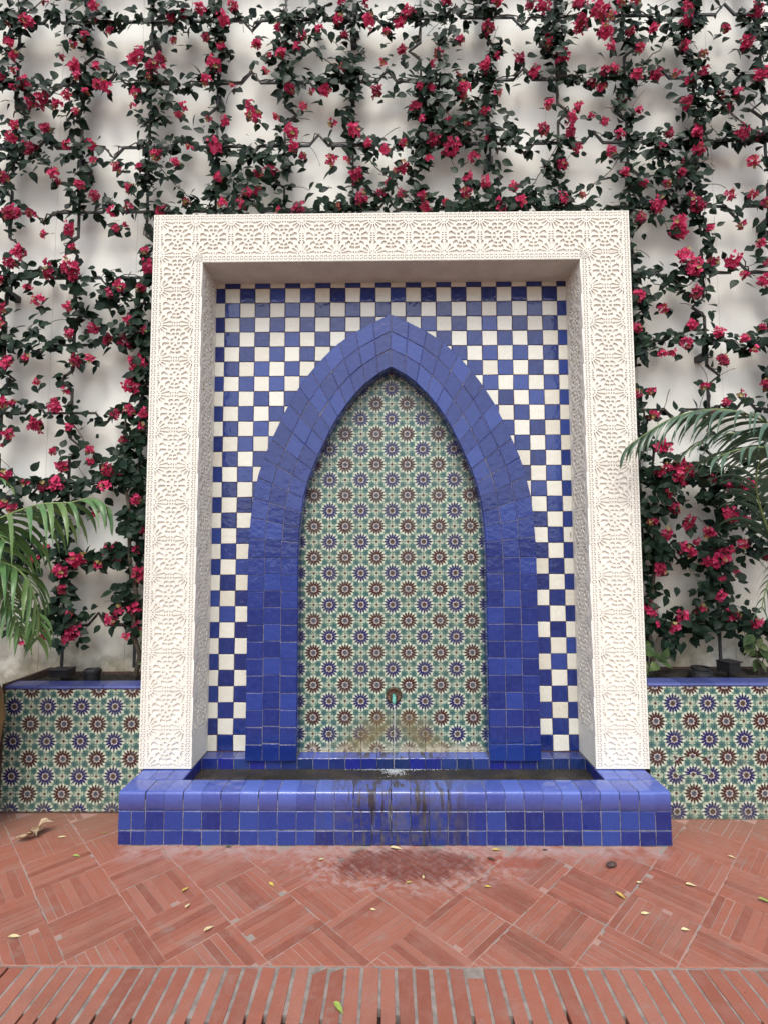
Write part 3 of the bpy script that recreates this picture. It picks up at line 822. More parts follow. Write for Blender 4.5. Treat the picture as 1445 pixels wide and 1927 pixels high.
# ------------------------------------------------------------------ planters
def planter(side, yf, ztop, xs, zs, x0, x1, label):
    t = thing('tiled_planter', label, 'planter', ((x0+x1)/2, yf, 0), 'tiled planters beside the fountain')
    m = MB(); m.box(x0, x1, yf+.003, yf+.11, 0, ztop+.012); m.box(x0, x1, YW-.02, YW-.002, 0, ztop); 
    if side < 0: m.box(x0-.02, x0, yf+.003, YW-.002, 0, ztop+.03)
    else: m.box(x1, x1+.02, yf+.003, YW-.002, 0, ztop+.03)
    body = obj('body', m.mesh(), GROUT_S, t, (0, 0, 0))
    a0 = math.floor((x0-xs)/TS)-1; a1 = math.ceil((x1-xs)/TS)+1; b0 = math.floor((0-zs)/TS)-1; b1 = math.ceil((ztop-zs)/TS)+1
    n = 0
    for i in range(a0, a1):
        for j in range(b0, b1):
            xa, xb = max(x0, xs+i*TS), min(x1, xs+(i+1)*TS); za, zb_ = max(.002, zs+j*TS), min(ztop, zs+(j+1)*TS)
            if xb-xa < .012 or zb_-za < .012: continue
            full = xb-xa > TS-.001 and zb_-za > TS-.001
            rot = (RX+R.uniform(-.005, .005), 0, R.uniform(-.005, .005)); c = ((xa+xb)/2, yf+R.uniform(-.0004, .0004), (za+zb_)/2)
            pi, pj = i % 2, j % 2
            if side > 0 and (i, j) in ((1, -4), (0, -4)): pi, pj = 1-pi, pj      # a pair set the wrong way round
            if full: me = star_variant(pi, pj)
            else:
                hw, hz = (xb-xa)/2-.0008, (zb_-za)/2-.0008; v, f = slab([(-hw, -hz), (hw, -hz), (hw, hz), (-hw, hz)], 0, .012, .0012)
                me = mesh(v, f); l = me.uv_layers.new(name='UVMap'); me.materials.append(STAR)
                for lp in me.loops:
                    q = me.vertices[lp.vertex_index].co; l.data[lp.index].uv = ((c[0]+q.x-xs)/TS % 1+0 if False else (c[0]+q.x-xs)/TS, (c[2]+q.z*0+q.y-zs)/TS)
            obj('star_tile', me, None, t, c, rot)
    # rounded blue coping
    k = 0; x = x0
    while x < x1-.02:
        xe = min(x1, x+.205); g = .0015
        prof = [(yf-.002, ztop+.001), (yf-.004, ztop+.008), (yf, ztop+.017), (yf+.014, ztop+.0215), (yf+.115, ztop+.022), (yf+.115, ztop+.004)]
        v = []
        for (y, z) in prof: v += [(x+g, y, z), (xe-g, y, z)]
        f = [(2*i, 2*i+1, 2*i+3, 2*i+2)[::-1] for i in range(len(prof)-1)]
        f += [tuple(range(0, 2*len(prof), 2)), tuple(range(1, 2*len(prof), 2))[::-1], (0, 1, 2*len(prof)-1, 2*len(prof)-2)]
        cx = (x+xe)/2
        obj('coping_tile', mesh([(a-cx, b, c) for a, b, c in v], f), BLUE_CAP, t, (cx, R.uniform(-.001, .001), R.uniform(-.001, .001)), (0, R.uniform(-.004, .004), 0)); x = xe
    m = MB(); nx, ny = 40, 8
    vv = [(x0+(x1-x0)*i/nx, yf+.125+(YW-.02-yf-.125)*j/ny, ztop-.02+R.uniform(-.008, .012)) for j in range(ny+1) for i in range(nx+1)]
    m.add(vv, [(j*(nx+1)+i, j*(nx+1)+i+1, (j+1)*(nx+1)+i+1, (j+1)*(nx+1)+i) for j in range(ny) for i in range(nx)])
    obj('soil', m.mesh(smooth=True), SOIL, t, (0, 0, 0))
    return t
planter(-1, -.215, .748, -2.145, .641, -2.42, -1.541, 'low planter in blue and maroon star tiles, left of the fountain behind the ochre pot')
planter(1, -.275, .776, 1.692, .676, 1.541, 3.0, 'low blue and maroon star-tiled planter right of the fountain, with one mismatched tile pair')

# ------------------------------------------------------------------ trellis
YT = .12
tr = thing('wall_trellis', 'dark metal trellis with zigzag bars fixed to the white wall under the bougainvillea', 'trellis', (0, YT, 1.09))
XV = [-.0195+.5045*(k+.5) for k in range(-7, 6)]; ZH = [1.09+.4995*k for k in range(0, 12)]
BR = .0082
segs = []                                 # polylines carrying the vines
def chev(p, q, s, axis):
    P = [p.lerp(q, .36), p.lerp(q, .5), p.lerp(q, .64)]; P[1] = P[1]+axis*s*.085; return P
for r_, z in enumerate(ZH):
    pts = [Vector((XV[0]-.2, YT, z))]
    for c in range(len(XV)-1):
        p, q = Vector((XV[c], YT, z)), Vector((XV[c+1], YT, z)); s = 1 if (c+r_) % 2 == 0 else -1
        ch = chev(p, q, s, Vector((0, 0, 1))); pts += [p]+ch; segs.append([p]+ch+[q])
    pts.append(Vector((XV[-1], YT, z))); pts.append(Vector((XV[-1]+.2, YT, z)))
    m = MB(); m.tube([p-Vector((0, YT, 0)) for p in pts], BR*1.3, 4); obj('rail', m.mesh(), METAL, tr, (0, YT, 0))
for c, x in enumerate(XV):
    pts = [Vector((x, YT+.012, .80)), Vector((x, YT+.012, ZH[0]))]; 
    for r_ in range(len(ZH)-1):
        p, q = Vector((x, YT+.012, ZH[r_])), Vector((x, YT+.012, ZH[r_+1])); s = 1 if (c+r_) % 2 == 0 else -1
        if r_ % 1 == 0: ch = chev(p, q, s, Vector((1, 0, 0)))
        pts += ch+[q]; segs.append([p]+ch+[q])
    m = MB(); m.tube([p-Vector((0, YT, 0)) for p in pts], BR*1.3, 4); obj('post', m.mesh(), METAL, tr, (0, YT, 0))
    for r_ in range(1, len(ZH)):
        if (c+r_) % 3 == 0:
            m = MB(); m.box(-.022, .022, .018, YW-YT, -.022, .022); obj('bracket', m.mesh(), METAL, tr, (x, YT, ZH[r_]-.10))

# ------------------------------------------------------------------ bougainvillea
FL = [  # crop origin, crop scale, then x,y,size of every flower head read off the photograph
(0, 0, 3.0104, "265,30,1 540,40,2 530,120,1 155,130,3 50,140,1 490,205,2 420,255,1 630,175,2 55,240,2 95,320,2 355,330,1 425,380,3 440,435,2 545,385,1 560,475,2 605,490,2 790,300,3 765,350,2 865,390,3 850,440,2 915,335,2 930,390,1 975,110,3 1055,90,3 990,235,2 1135,50,3 1175,215,2 1265,110,3 1260,270,2 1320,40,3 1215,365,3 1170,455,2 1320,495,1 20,440,2 90,410,1 140,480,3 185,580,3 245,560,3 330,600,2 390,545,2 440,640,2 490,530,1 75,500,1 775,530,3 760,610,1 90,710,2 70,780,2 160,840,4 200,850,3 270,735,2 385,820,2 520,820,2 535,910,2 320,990,3 340,1040,2 455,1050,2 540,1110,3 740,1065,2 795,945,2 665,945,2 890,880,2 1000,920,2 1075,845,1 1215,830,3 1275,690,3 1185,680,1 1020,650,2 1045,610,1 1415,590,2 1425,650,2 1245,1000,2 1060,1150,2 920,1190,2 1410,1090,2 1370,1150,3 1265,1150,2 15,1000,2 85,1200,3 180,1215,1 640,1200,1 740,1175,1"),
(480, 0, 3.0104, "490,15,2 625,30,1 130,150,2 270,200,2 365,175,2 480,110,2 505,200,2 645,125,3 240,265,2 150,305,2 85,320,1 15,255,2 60,410,1 740,180,2 815,130,2 865,75,3 1080,20,2 1365,15,2 1315,165,3 1155,225,2 830,285,2 1005,360,2 1040,305,2 720,365,1 1300,370,3 1370,320,1 505,385,2 195,500,3 270,600,2 400,510,2 325,525,1 690,520,3 935,490,2 995,500,2 1180,500,3 1175,560,2 1370,530,1 1145,430,1 15,660,2 115,680,1 205,750,3 225,830,2 440,705,1 555,745,3 640,810,2 740,850,2 840,810,2 905,610,2 945,670,2 1100,690,2 1195,715,2 1300,630,2 1010,790,3 1110,830,4 985,900,2 1320,780,2 435,905,2 275,885,2 520,910,1 575,990,3 840,945,2 800,970,1 1200,1010,3 1300,1030,3 1235,890,2 90,970,3 30,990,2 20,1080,2 605,1120,4 710,1100,2 830,1095,2 945,1110,2 755,1040,2 1195,1095,2 1075,1150,2 965,1175,2 250,1185,3 470,1180,2 1385,1170,3 140,1195,1"),
(960, 0, 2.979, "180,25,3 110,30,2 390,15,3 385,150,3 395,110,2 495,50,4 560,100,2 620,20,2 695,10,2 530,180,3 555,270,2 670,175,2 725,265,2 195,190,2 210,250,2 285,320,3 130,400,3 45,330,2 800,165,2 985,50,4 980,110,3 1370,60,3 1200,165,2 1075,310,2 975,255,2 1320,240,3 1085,400,2 575,390,3 530,400,2 815,425,3 705,430,2 450,475,2 505,490,2 925,415,1 1000,455,2 1395,420,3 215,590,2 380,595,2 345,655,2 625,560,2 720,620,2 985,580,3 1215,610,3 1170,540,2 1270,520,2 450,655,1 525,680,2 335,730,3 180,730,3 610,755,3 560,850,3 375,830,2 885,750,3 840,825,2 1040,740,3 1050,830,2 1295,740,3 1385,760,2 285,930,3 635,975,2 955,970,3 740,1040,2 870,1040,2 950,910,1 1355,900,2 395,1100,2 285,1110,3 50,1130,2 15,1045,2 820,1145,4 1040,1150,4 1005,1100,2 1225,1085,2 1350,1090,2 1430,1140,2 725,1220,2 945,1235,2"),
(0, 400, 3.44, "60,10,3 760,100,2 815,90,1 295,150,1 450,100,3 475,225,1 130,260,3 65,325,2 10,440,2 185,485,2 260,575,3 320,390,2 310,330,1 465,350,4 475,430,2 940,245,2 955,345,3 780,475,3 715,525,3 920,490,2 455,605,2 25,620,2 5,715,2 610,750,2 455,785,3 705,820,3 815,835,3 875,750,2 940,760,2 500,955,3 585,945,2 180,940,2 50,970,3 890,975,3 850,1120,3 245,1095,2 365,1250,4 440,1150,1 30,1230,2 95,1235,2 235,1375,3 755,1310,3 840,1275,2 930,1380,2 945,1300,2 795,1465,2 455,1390,2 355,1545,2 600,1530,2 595,1610,2 710,1660,3 750,1690,2 415,1640,2 40,1695,2 70,1430,2 15,1500,1 845,690,2"),
(0, 880, 3.44, "285,120,2 380,105,3 685,120,3 890,205,2 170,100,1 30,230,2 85,265,2 620,290,1 925,400,2 725,530,3 760,580,2 885,530,1 490,590,3 545,580,2 390,670,3 640,625,2 905,690,3 405,780,2 310,520,2 225,590,2 455,950,2 780,920,2 880,910,3 720,980,3 475,1070,3 440,1110,2 490,1030,2 825,1090,1 890,1030,1 300,1080,2 145,1125,1"),
(1080, 400, 3.855, "475,45,3 765,110,4 985,110,2 1215,95,1 800,325,3 890,365,3 855,420,3 1145,345,3 1225,450,2 1000,360,2 1375,490,3 1355,220,2 1400,360,2 465,605,3 875,580,3 640,690,2 445,840,3 850,810,2 1045,870,3 1235,910,2 1360,830,2 805,950,3 635,1020,2 710,1015,1 1070,1075,3 1310,1000,1 940,1255,2 1100,1370,2 1200,1320,1 1395,1240,2 565,1470,2 550,1295,1 640,1700,3 760,1830,3 820,1870,3 670,1840,2 620,1880,2 920,1880,2 1005,1440,1 455,1310,2"),
(1100, 880, 3.855, "700,50,4 650,20,2 900,80,3 1030,110,3 1185,140,3 585,185,2 630,290,3 760,380,3 740,420,2 480,390,2 1040,325,4 1075,350,3 1160,385,2 890,470,2 590,470,2 715,575,4 760,610,2 800,530,1 965,650,4 870,670,2 940,700,2 1140,545,2 1045,585,2 1300,630,3 530,730,3 1100,770,2 980,800,2 985,925,3 465,1020,3 1050,1060,3 1100,1070,2 705,1085,3 840,1025,2 650,1160,2 1235,1120,3 1130,145,2 510,1130,1"),
]
heads = []
for _ in range(70):                       # the plant goes on beyond both edges of the picture
    heads.append((R.choice((-1, 1))*R.uniform(735, 1000)+722, R.uniform(-150, 1180), R.choice((1, 2, 2, 3))))
for ox, oy, sc, txt in FL:
    for t in txt.split():
        a, b, k = t.split(','); heads.append((ox+float(a)/sc, oy+float(b)/sc, int(k)))
VINE = {-1: thing('bougainvillea_vine', 'bougainvillea with red-pink flowers trained over the trellis on the left half of the white wall', 'vine', (-1.9, .1, .76), 'flowering vines on the wall trellis'),
        1: thing('bougainvillea_vine', 'bougainvillea with red-pink flowers trained over the trellis on the right half of the white wall', 'vine', (1.9, .1, .76), 'flowering vines on the wall trellis')}
def petal(m, base, d, n, ln, wd, mi):
    s = d.cross(n).normalized()
    v = [base, base+d*ln*.45+s*wd*.5+n*ln*.10, base+d*ln, base+d*ln*.45-s*wd*.5+n*ln*.10, base+d*ln*.5-n*ln*.04]
    m.add(v, [(0, 4, 1), (0, 3, 4), (4, 2, 1), (4, 3, 2)], mi)
def rv(rr): 
    while True:
        v = Vector((rr.uniform(-1, 1), rr.uniform(-1, 1), rr.uniform(-1, 1)))
        if .1 < v.length < 1: return v.normalized()
def head_mesh(k, seed):
    rr = random.Random(seed); m = MB(); rad_ = (.022, .035, .048, .064)[k-1]; nf = (8, 18, 32, 54)[k-1]
    for i in range(nf):
        c = rv(rr)*rad_*rr.uniform(.35, 1.0); c.z = c.z*1.05-.1*rad_; c.y = c.y*.75-.01
        out = (c.normalized()+Vector((0, -.9, rr.uniform(-.6, .3)))).normalized()
        a = out.cross(rv(rr)).normalized(); mi = 1 if rr.random() < .08 else 0
        for j in range(3):
            d = (Matrix.Rotation(2*math.pi*j/3, 3, out) @ a); d = (d*.85+out*.55).normalized()
            petal(m, c, d, (out-d*.5).normalized(), rr.uniform(.020, .028), rr.uniform(.017, .024), mi)
    me = m.mesh(); me.materials.append(BRACT); me.materials.append(BUD)
    me.polygons.foreach_set('material_index', m.m); return me
HM = {k: [head_mesh(k, 100*k+i) for i in range(6)] for k in (1, 2, 3, 4)}
ctr = []
for (px, py, k) in heads:
    d = R.uniform(.015, .085); p = at(px, py, d); sd_ = -1 if px < 737 else 1
    obj('flower_head', R.choice(HM[k]), None, VINE[sd_], p, (R.uniform(-.5, .5), R.uniform(-.6, .6), R.uniform(-.5, .5))).scale = [R.uniform(.70, 1.12)]*3
    ctr.append((p, k))
# leaves
def leaf_mesh(seed):
    rr = random.Random(seed); L = 1.0; W = rr.uniform(.62, .78); fold = rr.uniform(.05, .22); curl = rr.uniform(.0, .22)
    st = [(0, .0), (.12, .32), (.32, .5), (.58, .42), (.82, .17), (1.0, 0)]
    v = []; f = []
    for t, w_ in st: 
        z = -curl*t*t; v += [(-w_*W, t, z+fold*w_), (0, t, z), (w_*W, t, z+fold*w_)]
    for i in range(len(st)-1):
        b = 3*i
        f += [(b, b+1, b+4, b+3), (b+1, b+2, b+5, b+4)]
    return v, f
LV = [leaf_mesh(300+i) for i in range(6)]
LM = [mesh(v, f, 'leaf', True) for v, f in LV]
for me in LM: me.materials.append(LEAF)
cand = []
def leaf_at(p, out=None):
    # tip mostly downward, blade mostly facing out of the wall
    n = (Vector((0, -1, .35))+rv(R)*R.uniform(.2, 1.0)).normalized()
    t = Vector((R.uniform(-1, 1), R.uniform(-.4, .1), R.uniform(-1.1, .5))); t = (t-n*t.dot(n)).normalized()
    cand.append((p, t, n, R.uniform(.056, .094)*(1 if R.random() < .8 else .62)))
def infr(p, mx=60):
    d = (p-CAM); z = d.dot(CF); px, py = IW/2+F*d.dot(CR)/z, IH/2-F*d.dot(CU)/z
    return -mx < px < IW+mx and -mx < py < 1300, px, py
def hidden(p):                            # straight behind the surround
    q = CAM+(p-CAM)*((YF-CAM.y)/(p.y-CAM.y)); return abs(q.x) < XO-.06 and q.z < ZT-.06
def cg(s_): return max(-1.5*s_, min(1.5*s_, R.gauss(0, s_)))
for sg in segs:
    dens = R.choice((.2, .55, .9, 1.1, 1.35)); lead = Vector((R.uniform(-.03, .03), 0, R.uniform(-.03, .03)))
    for a, b in zip(sg[:-1], sg[1:]):
        n_ = int((b-a).length*74*dens)
        for _ in range(n_):
            p = a.lerp(b, R.random())+Vector((cg(.022), R.uniform(-.09, .03), cg(.022)))
            ok, px, py = infr(p, 330)
            if ok and not hidden(p): leaf_at(p)
GAR = []
for _ in range(26):                       # loose canes looping across the openings
    c0, r0 = R.randrange(len(XV)-1), R.randrange(1, len(ZH)-1); dc, dr = R.choice(((1, 1), (1, -1), (1, 0)))
    p, q = Vector((XV[c0], YT, ZH[r0])), Vector((XV[c0+dc], YT, ZH[r0+dr])); sag = R.uniform(.06, .16); P = []
    for j in range(13): P.append(p.lerp(q, j/12)+Vector((R.gauss(0, .008), -.03-.05*math.sin(math.pi*j/12), -sag*math.sin(math.pi*j/12)+R.gauss(0, .008))))
    if hidden(P[6]): continue
    GAR.append(P)
    for _ in range(R.randrange(14, 34)):
        g_ = P[R.randrange(13)]+Vector((cg(.026), R.uniform(-.04, .03), cg(.026)))
        if not hidden(g_): leaf_at(g_)
for p, k in ctr:
    for _ in range((2, 4, 5, 7)[k-1]):
        q = p+Vector((R.gauss(0, .034), R.uniform(.0, .05), R.gauss(.0, .034)))
        if not hidden(q): leaf_at(q)
CL = [(60, 270, 55, 70), (215, 560, 40, 70), (250, 620, 26, 40), (850, 190, 60, 110), (800, 160, 40, 40), (1250, 310, 65, 110), (500, 320, 45, 65), (440, 300, 30, 30),
      (655, 130, 26, 40), (840, 60, 30, 40), (1040, 60, 34, 50), (960, 250, 30, 40), (1010, 380, 40, 40), (1320, 190, 40, 50), (1390, 150, 40, 40), (460, 370, 40, 40), (620, 385, 40, 40), (880, 385, 50, 50),
      (1205, 560, 14, 30), (1208, 660, 14, 30), (1215, 960, 22, 50), (1245, 920, 34, 60), (1235, 1030, 24, 50), (1270, 1200, 24, 26), (1390, 1170, 34, 40), (1310, 1180, 24, 26),
      (262, 700, 14, 30), (255, 830, 16, 34), (240, 880, 26, 50), (250, 980, 20, 50), (215, 1040, 24, 36), (100, 940, 44, 70), (40, 1040, 40, 60), (130, 1170, 30, 40), (235, 1130, 22, 30), (1340, 1080, 44, 56), (1430, 1000, 26, 30),
      (60, 620, 20, 20), (280, 330, 40, 40), (300, 190, 40, 36), (140, 60, 30, 30), (1180, 60, 44, 60), (1290, 40, 44, 60), (1420, 60, 30, 40), (540, 150, 24, 30), (20, 30, 30, 30), (340, 30, 44, 60), (560, 60, 30, 36), (1330, 900, 40, 60), (1400, 940, 30, 36), (75, 1150, 30, 24)]
for px, py, r_, n_ in CL:
    for _ in range(int(n_*1.15)):
        q = at(px+R.gauss(0, r_*.6), py+R.gauss(0, r_*.6), R.uniform(-.01, .14))
        if not hidden(q): leaf_at(q)
def leaf_matrix(p, t, n, s):
    x = t.cross(n).normalized(); Mx = Matrix((x, t, n)).transposed().to_4x4()
    return Mx
byside = {-1: [], 1: []}
for c in cand:
    ok, px, py = infr(c[0]); byside[-1 if px < 737 else 1].append((not ok, c[0].y, c))
for sd_, lst in byside.items():
    lst.sort(key=lambda t: (t[0], t[1])); rest = MB(); k = 0
    for i, (_, _, (p, t, n, s)) in enumerate(lst):
        Mx = leaf_matrix(p, t, n, s)
        if i < 290:
            o = obj('leaf', R.choice(LM), None, VINE[sd_], p, Mx.to_euler()); o.scale = (s, s, s)
        else:
            v, f = R.choice(LV); Mt = Mx.to_3x3(); rest.add([p+Mt @ (Vector(a)*s) for a in v], f)
    o = obj('leaves', rest.mesh(smooth=True), LEAF, VINE[sd_], WP[VINE[sd_].name], kind='stuff')
    o.data.transform(Matrix.Translation(-WP[VINE[sd_].name]))
    # stems: a trunk from the soil, canes winding along the trellis bars
    m = MB()
    for sg in segs:
        if (sg[0].x+sg[-1].x)*sd_ < 0: continue
        if R.random() < .25: continue
        P = []
        for a, b in zip(sg[:-1], sg[1:]):
            for j in range(4): P.append(a.lerp(b, j/4)+Vector((R.gauss(0, .008), -.016+R.gauss(0, .008), R.gauss(0, .008))))
        P.append(sg[-1]); m.tube(P, R.uniform(.0028, .0055), 5, False)
    for P in GAR:
        if P[6].x*sd_ > 0: m.tube(P, .0035, 5, False)
    for _ in range(90):
        sg = R.choice([s_ for s_ in segs if s_[0].x*sd_ > 0]); a = sg[1].copy(); P = [a]
        d = Vector((R.uniform(-1, 1), -.2, R.uniform(-.8, .8))).normalized()
        for j in range(5): d = (d+Vector((0, 0, -.16))+rv(R)*.2).normalized(); P.append(P[-1]+d*.04)
        m.tube(P, [.002]*6, 4, False)
    b0 = Vector((1.75*sd_, .09, .76)); P = [b0]
    for j in range(14): P.append(P[-1]+Vector((R.gauss(0, .02), R.gauss(0, .006), .13)))
    m.tube(P, [.018-.0008*j for j in range(15)], 7, False)
    o = obj('stems', m.mesh(smooth=True), STEM, VINE[sd_], (0, 0, 0), kind='stuff')

# ------------------------------------------------------------------ palms
def bez(P, n): return cr([tuple(p) for p in P], n)
def frond(root, ctrl, L, npair, mat, droop=1.0, side=(1, -1), wd=.026, fwd=.55, start=.12, lift=.15):
    pts = [Vector(p) for p in bez(ctrl, 10)]; m = MB(); o0 = pts[0]
    n = len(pts); m.tube([p-o0 for p in pts], [.008*(1-.85*i/(n-1))+.0012 for i in range(n)], 6)
    fr = obj('frond', m.mesh(smooth=True), RACHIS, root, o0)
    cum = [0]
    for i in range(1, n): cum.append(cum[-1]+(pts[i]-pts[i-1]).length)
    for k in range(npair):
        t = start+(1-start)*(k+.5)/npair; s = t*cum[-1]; i = max(j for j in range(n) if cum[j] <= s); i = min(i, n-2)
        q = pts[i].lerp(pts[i+1], (s-cum[i])/(cum[i+1]-cum[i])); d = (pts[i+1]-pts[i]).normalized()
        sidev = d.cross(Vector((0, 0, 1)))
        if sidev.length < .2: sidev = d.cross(Vector((0, 1, 0)))
        sidev.normalize(); up = sidev.cross(d).normalized()
        prof = min(1, .45+1.9*t)*(1-.62*max(0, t-.45)/.55)
        for sg in side:
            ln = L*prof*R.uniform(.85, 1.1); ww = wd*(.6+.4*prof)*R.uniform(.85, 1.1)
            dd = (sidev*sg+d*(fwd+.7*t)+up*lift+rv(R)*.15).normalized()
            if R.random() < .04: continue
            ns = 7; c = q.copy(); v = []; f = []; lat0 = d
            for j in range(ns+1):
                u = j/ns; w_ = ww*(.45+.55*min(1, u*5))*(1-u**2.2)*.5+.0004
                lat = (lat0-dd*lat0.dot(dd)).normalized(); nn = dd.cross(lat).normalized()
                v += [c-lat*w_-q+nn*w_*.25, c-q-nn*w_*.10, c+lat*w_-q+nn*w_*.25]
                c = c+dd*ln/ns; dd = (dd+Vector((0, 0, -1))*droop*(.10+.34*u)).normalized()
            for j in range(ns):
                b = 3*j; f += [(b, b+1, b+4, b+3), (b+1, b+2, b+5, b+4)]
            obj('leaflet', mesh(v, f, 'leaflet', True), mat, fr, q)
    return fr
pl_ = thing('potted_palm', 'green feathery palm drooping over the left planter from the ochre pot', 'palm', (-2.6, -.55, .95))
m = MB(); m.tube([(0, 0, -.08), (.02, 0, .12), (.03, 0, .3)], [.05, .04, .03], 10); obj('trunk', m.mesh(smooth=True), STEM, pl_, (-2.6, -.55, .95))
def A(px, py, y): return at(px, py, y)
top = Vector((-2.57, -.55, 1.2))
frond(pl_, [top, A(-60, 1010, -.6), A(0, 976, -.62), A(73, 950, -.62), A(131, 946, -.60), A(178, 938, -.56), A(212, 962, -.52)], .50, 22, PALM, 2.1, wd=.037, fwd=.28, lift=-.35)
frond(pl_, [top, A(-110, 1105, -.7), A(-50, 1066, -.74), A(10, 1060, -.76), A(52, 1092, -.76), A(74, 1160, -.74), A(72, 1205, -.72)], .38, 26, PALM, 1.7, wd=.032, fwd=.5, lift=-.1)
frond(pl_, [top, A(-120, 1110, -.62), A(-60, 1090, -.64), A(-5, 1110, -.65), A(30, 1160, -.66), A(40, 1200, -.66)], .36, 22, PALM, 1.6, wd=.032, fwd=.55)
frond(pl_, [top, A(-150, 960, -.55), A(-90, 905, -.52), A(-40, 890, -.5), A(0, 900, -.48), A(20, 915, -.46)], .26, 20, PALM, 1.1, wd=.022)
frond(pl_, [top, A(-130, 1020, -.7), A(-70, 985, -.75), A(-25, 990, -.78), A(12, 1020, -.8)], .40, 18, PALM, 1.6, wd=.032)
pr_ = thing('arching_palm', 'dark green palm arching in from the right edge over the right planter', 'palm', (2.85, -.1, .76))
m = MB(); m.tube([(0, 0, 0), (-.02, -.03, .3), (-.03, -.06, .55)], [.05, .042, .03], 10); obj('trunk', m.mesh(smooth=True), STEM, pr_, (2.85, -.1, .76))
top = Vector((2.82, -.16, 1.3))
frond(pr_, [top, A(1520, 850, -.42), A(1450, 800, -.46), A(1395, 777, -.48), A(1330, 771, -.48), A(1262, 788, -.46), A(1200, 826, -.42), A(1180, 842, -.40)], .50, 30, PALM_D, 1.5, wd=.030, fwd=.95, lift=-.25)
frond(pr_, [top, A(1540, 900, -.5), A(1490, 850, -.62), A(1440, 842, -.72), A(1390, 846, -.76), A(1345, 862, -.78)], .58, 26, PALM_D, 1.1, wd=.030, fwd=.9)
frond(pr_, [top, A(1520, 880, -.3), A(1460, 830, -.28), A(1400, 815, -.26), A(1340, 822, -.24), A(1290, 850, -.22)], .40, 24, PALM_D, 1.0, wd=.024, fwd=.9)
frond(pr_, [top, A(1530, 1020, -.4), A(1490, 1030, -.42), A(1462, 1060, -.42), A(1440, 1110, -.42), A(1432, 1150, -.42)], .26, 18, PALM_D, 1.0, wd=.012, fwd=.6)
frond(pr_, [Vector((2.8, -.2, 1.0)), A(1500, 1120, -.3), A(1440, 985, -.34), A(1422, 905, -.38), A(1440, 850, -.46), A(1500, 800, -.6)], .40, 20, PALM_D, 1.1, wd=.027, start=.5)

# ochre pot
pot = thing('clay_pot', 'large rounded ochre glazed pot cropped by the left edge, holding the palm', 'pot', (-2.69, -.55, 0))
m = MB(); m.lathe([(.0, .0), (.24, .0), (.265, .03), (.34, .25), (.405, .45), (.425, .62), (.41, .76), (.36, .87), (.335, .90), (.36, .93), (.375, .955), (.36, .965), (.33, .94), (.30, .90), (.0, .90)], 40)
obj('vessel', m.mesh(smooth=True), POT, pot, (-2.69, -.55, 0))
m = MB(); m.lathe([(.0, .905), (.315, .903)], 30); obj('soil', m.mesh(), SOIL, pot, (-2.69, -.55, 0))

# ------------------------------------------------------------------ shrubs and lights in the planters
def shrub(loc, label, n, sp, sz, seed):
    rr = random.Random(seed); t = thing('leafy_shrub', label, 'shrub', loc)
    b = Vector(loc)
    for k in range(n):
        tip = b+Vector((rr.gauss(0, sp), rr.uniform(-.06, .05), rr.uniform(.06, .30)))
        m = MB(); mid = b.lerp(tip, .5)+Vector((0, 0, .03)); m.tube([b-b, mid-b, tip-b], [.004, .003, .002], 5); obj('twig', m.mesh(), STEM, t, b)
        for j in range(3):
            nn = (Vector((0, -1, .6))+rv(rr)*.7).normalized(); d = Vector((rr.uniform(-1, 1), -.2, rr.uniform(-.9, .6))); d = (d-nn*d.dot(nn)).normalized()
            s = sz*rr.uniform(.7, 1.2); p = b.lerp(tip, rr.uniform(.55, 1.0))
            me = rr.choice(SLM); o = obj('leaf', me, None, t, p, leaf_matrix(p, d, nn, s).to_euler()); o.scale = (s*.85, s, s)
SLM = [mesh(v, f, 'leaf', True) for v, f in LV]
for me in SLM: me.materials.append(SHRUB)
shrub((-1.60, .02, .74), 'broad-leaved green shrub in the left planter tucked against the carved surround', 6, .05, .11, 3)
shrub((1.64, .0, .77), 'pale green leafy shrub in the right planter tucked against the carved surround', 8, .07, .11, 5)
shrub((2.45, .05, .77), 'small leafy shrub at the right end of the right planter', 5, .06, .09, 9)
def fixture(name, label, loc, build):
    t = thing(name, label, 'light', loc)
    for nm, mk in build: obj(nm, mk(), FIXT, t, loc)
    return t
def boxlight(wx, hz, dy):
    def body():
        m = MB(); m.box(-wx/2, wx/2, -dy/2, dy/2, .025, .025+hz); return m.mesh()
    def stake():
        m = MB(); m.tube([(0, 0, -.03), (0, 0, .03)], .012, 8); return m.mesh()
    def visor():
        m = MB(); m.box(-wx/2-.006, wx/2+.006, -dy/2-.012, dy/2, .025+hz, .033+hz); return m.mesh()
    return [('body', body), ('stake', stake), ('visor', visor)]
pA = at(118, 1283, .02); fixture('floodlight', 'dark boxy floodlight on the left planter nearest the palm pot', (pA.x, .02, .745), boxlight(.12, .045, .09))
pB = at(1371, 1279, .0); fixture('floodlight', 'dark boxy floodlight on the right planter below the flower wall', (pB.x, .0, .775), boxlight(.10, .062, .09)).rotation_euler = (0, 0, .35)
def can():
    m = MB(); m.lathe([(0, -.02), (.045, -.02), (.05, .0), (.052, .062), (.047, .068), (.042, .06), (0, .055)], 20); return m.mesh()
def collar():
    m = MB(); m.lathe([(.053, .045), (.057, .047), (.057, .058), (.053, .06)], 20); return m.mesh()
pC = at(174, 1283, -.0); fixture('uplight', 'dark round uplight on the left planter, to the right of the box light', (pC.x, .0, .755), [('can', can), ('collar', collar)])
def flat():
    m = MB(); m.lathe([(0, -.02), (.07, -.02), (.075, .0), (.07, .03), (.05, .04), (0, .042)], 20); return m.mesh()
pD = at(1318, 1284, -.02); fixture('uplight', 'low dark uplight on the right planter, to the left of the box light', (pD.x, -.02, .775), [('can', flat), ('collar', collar)])

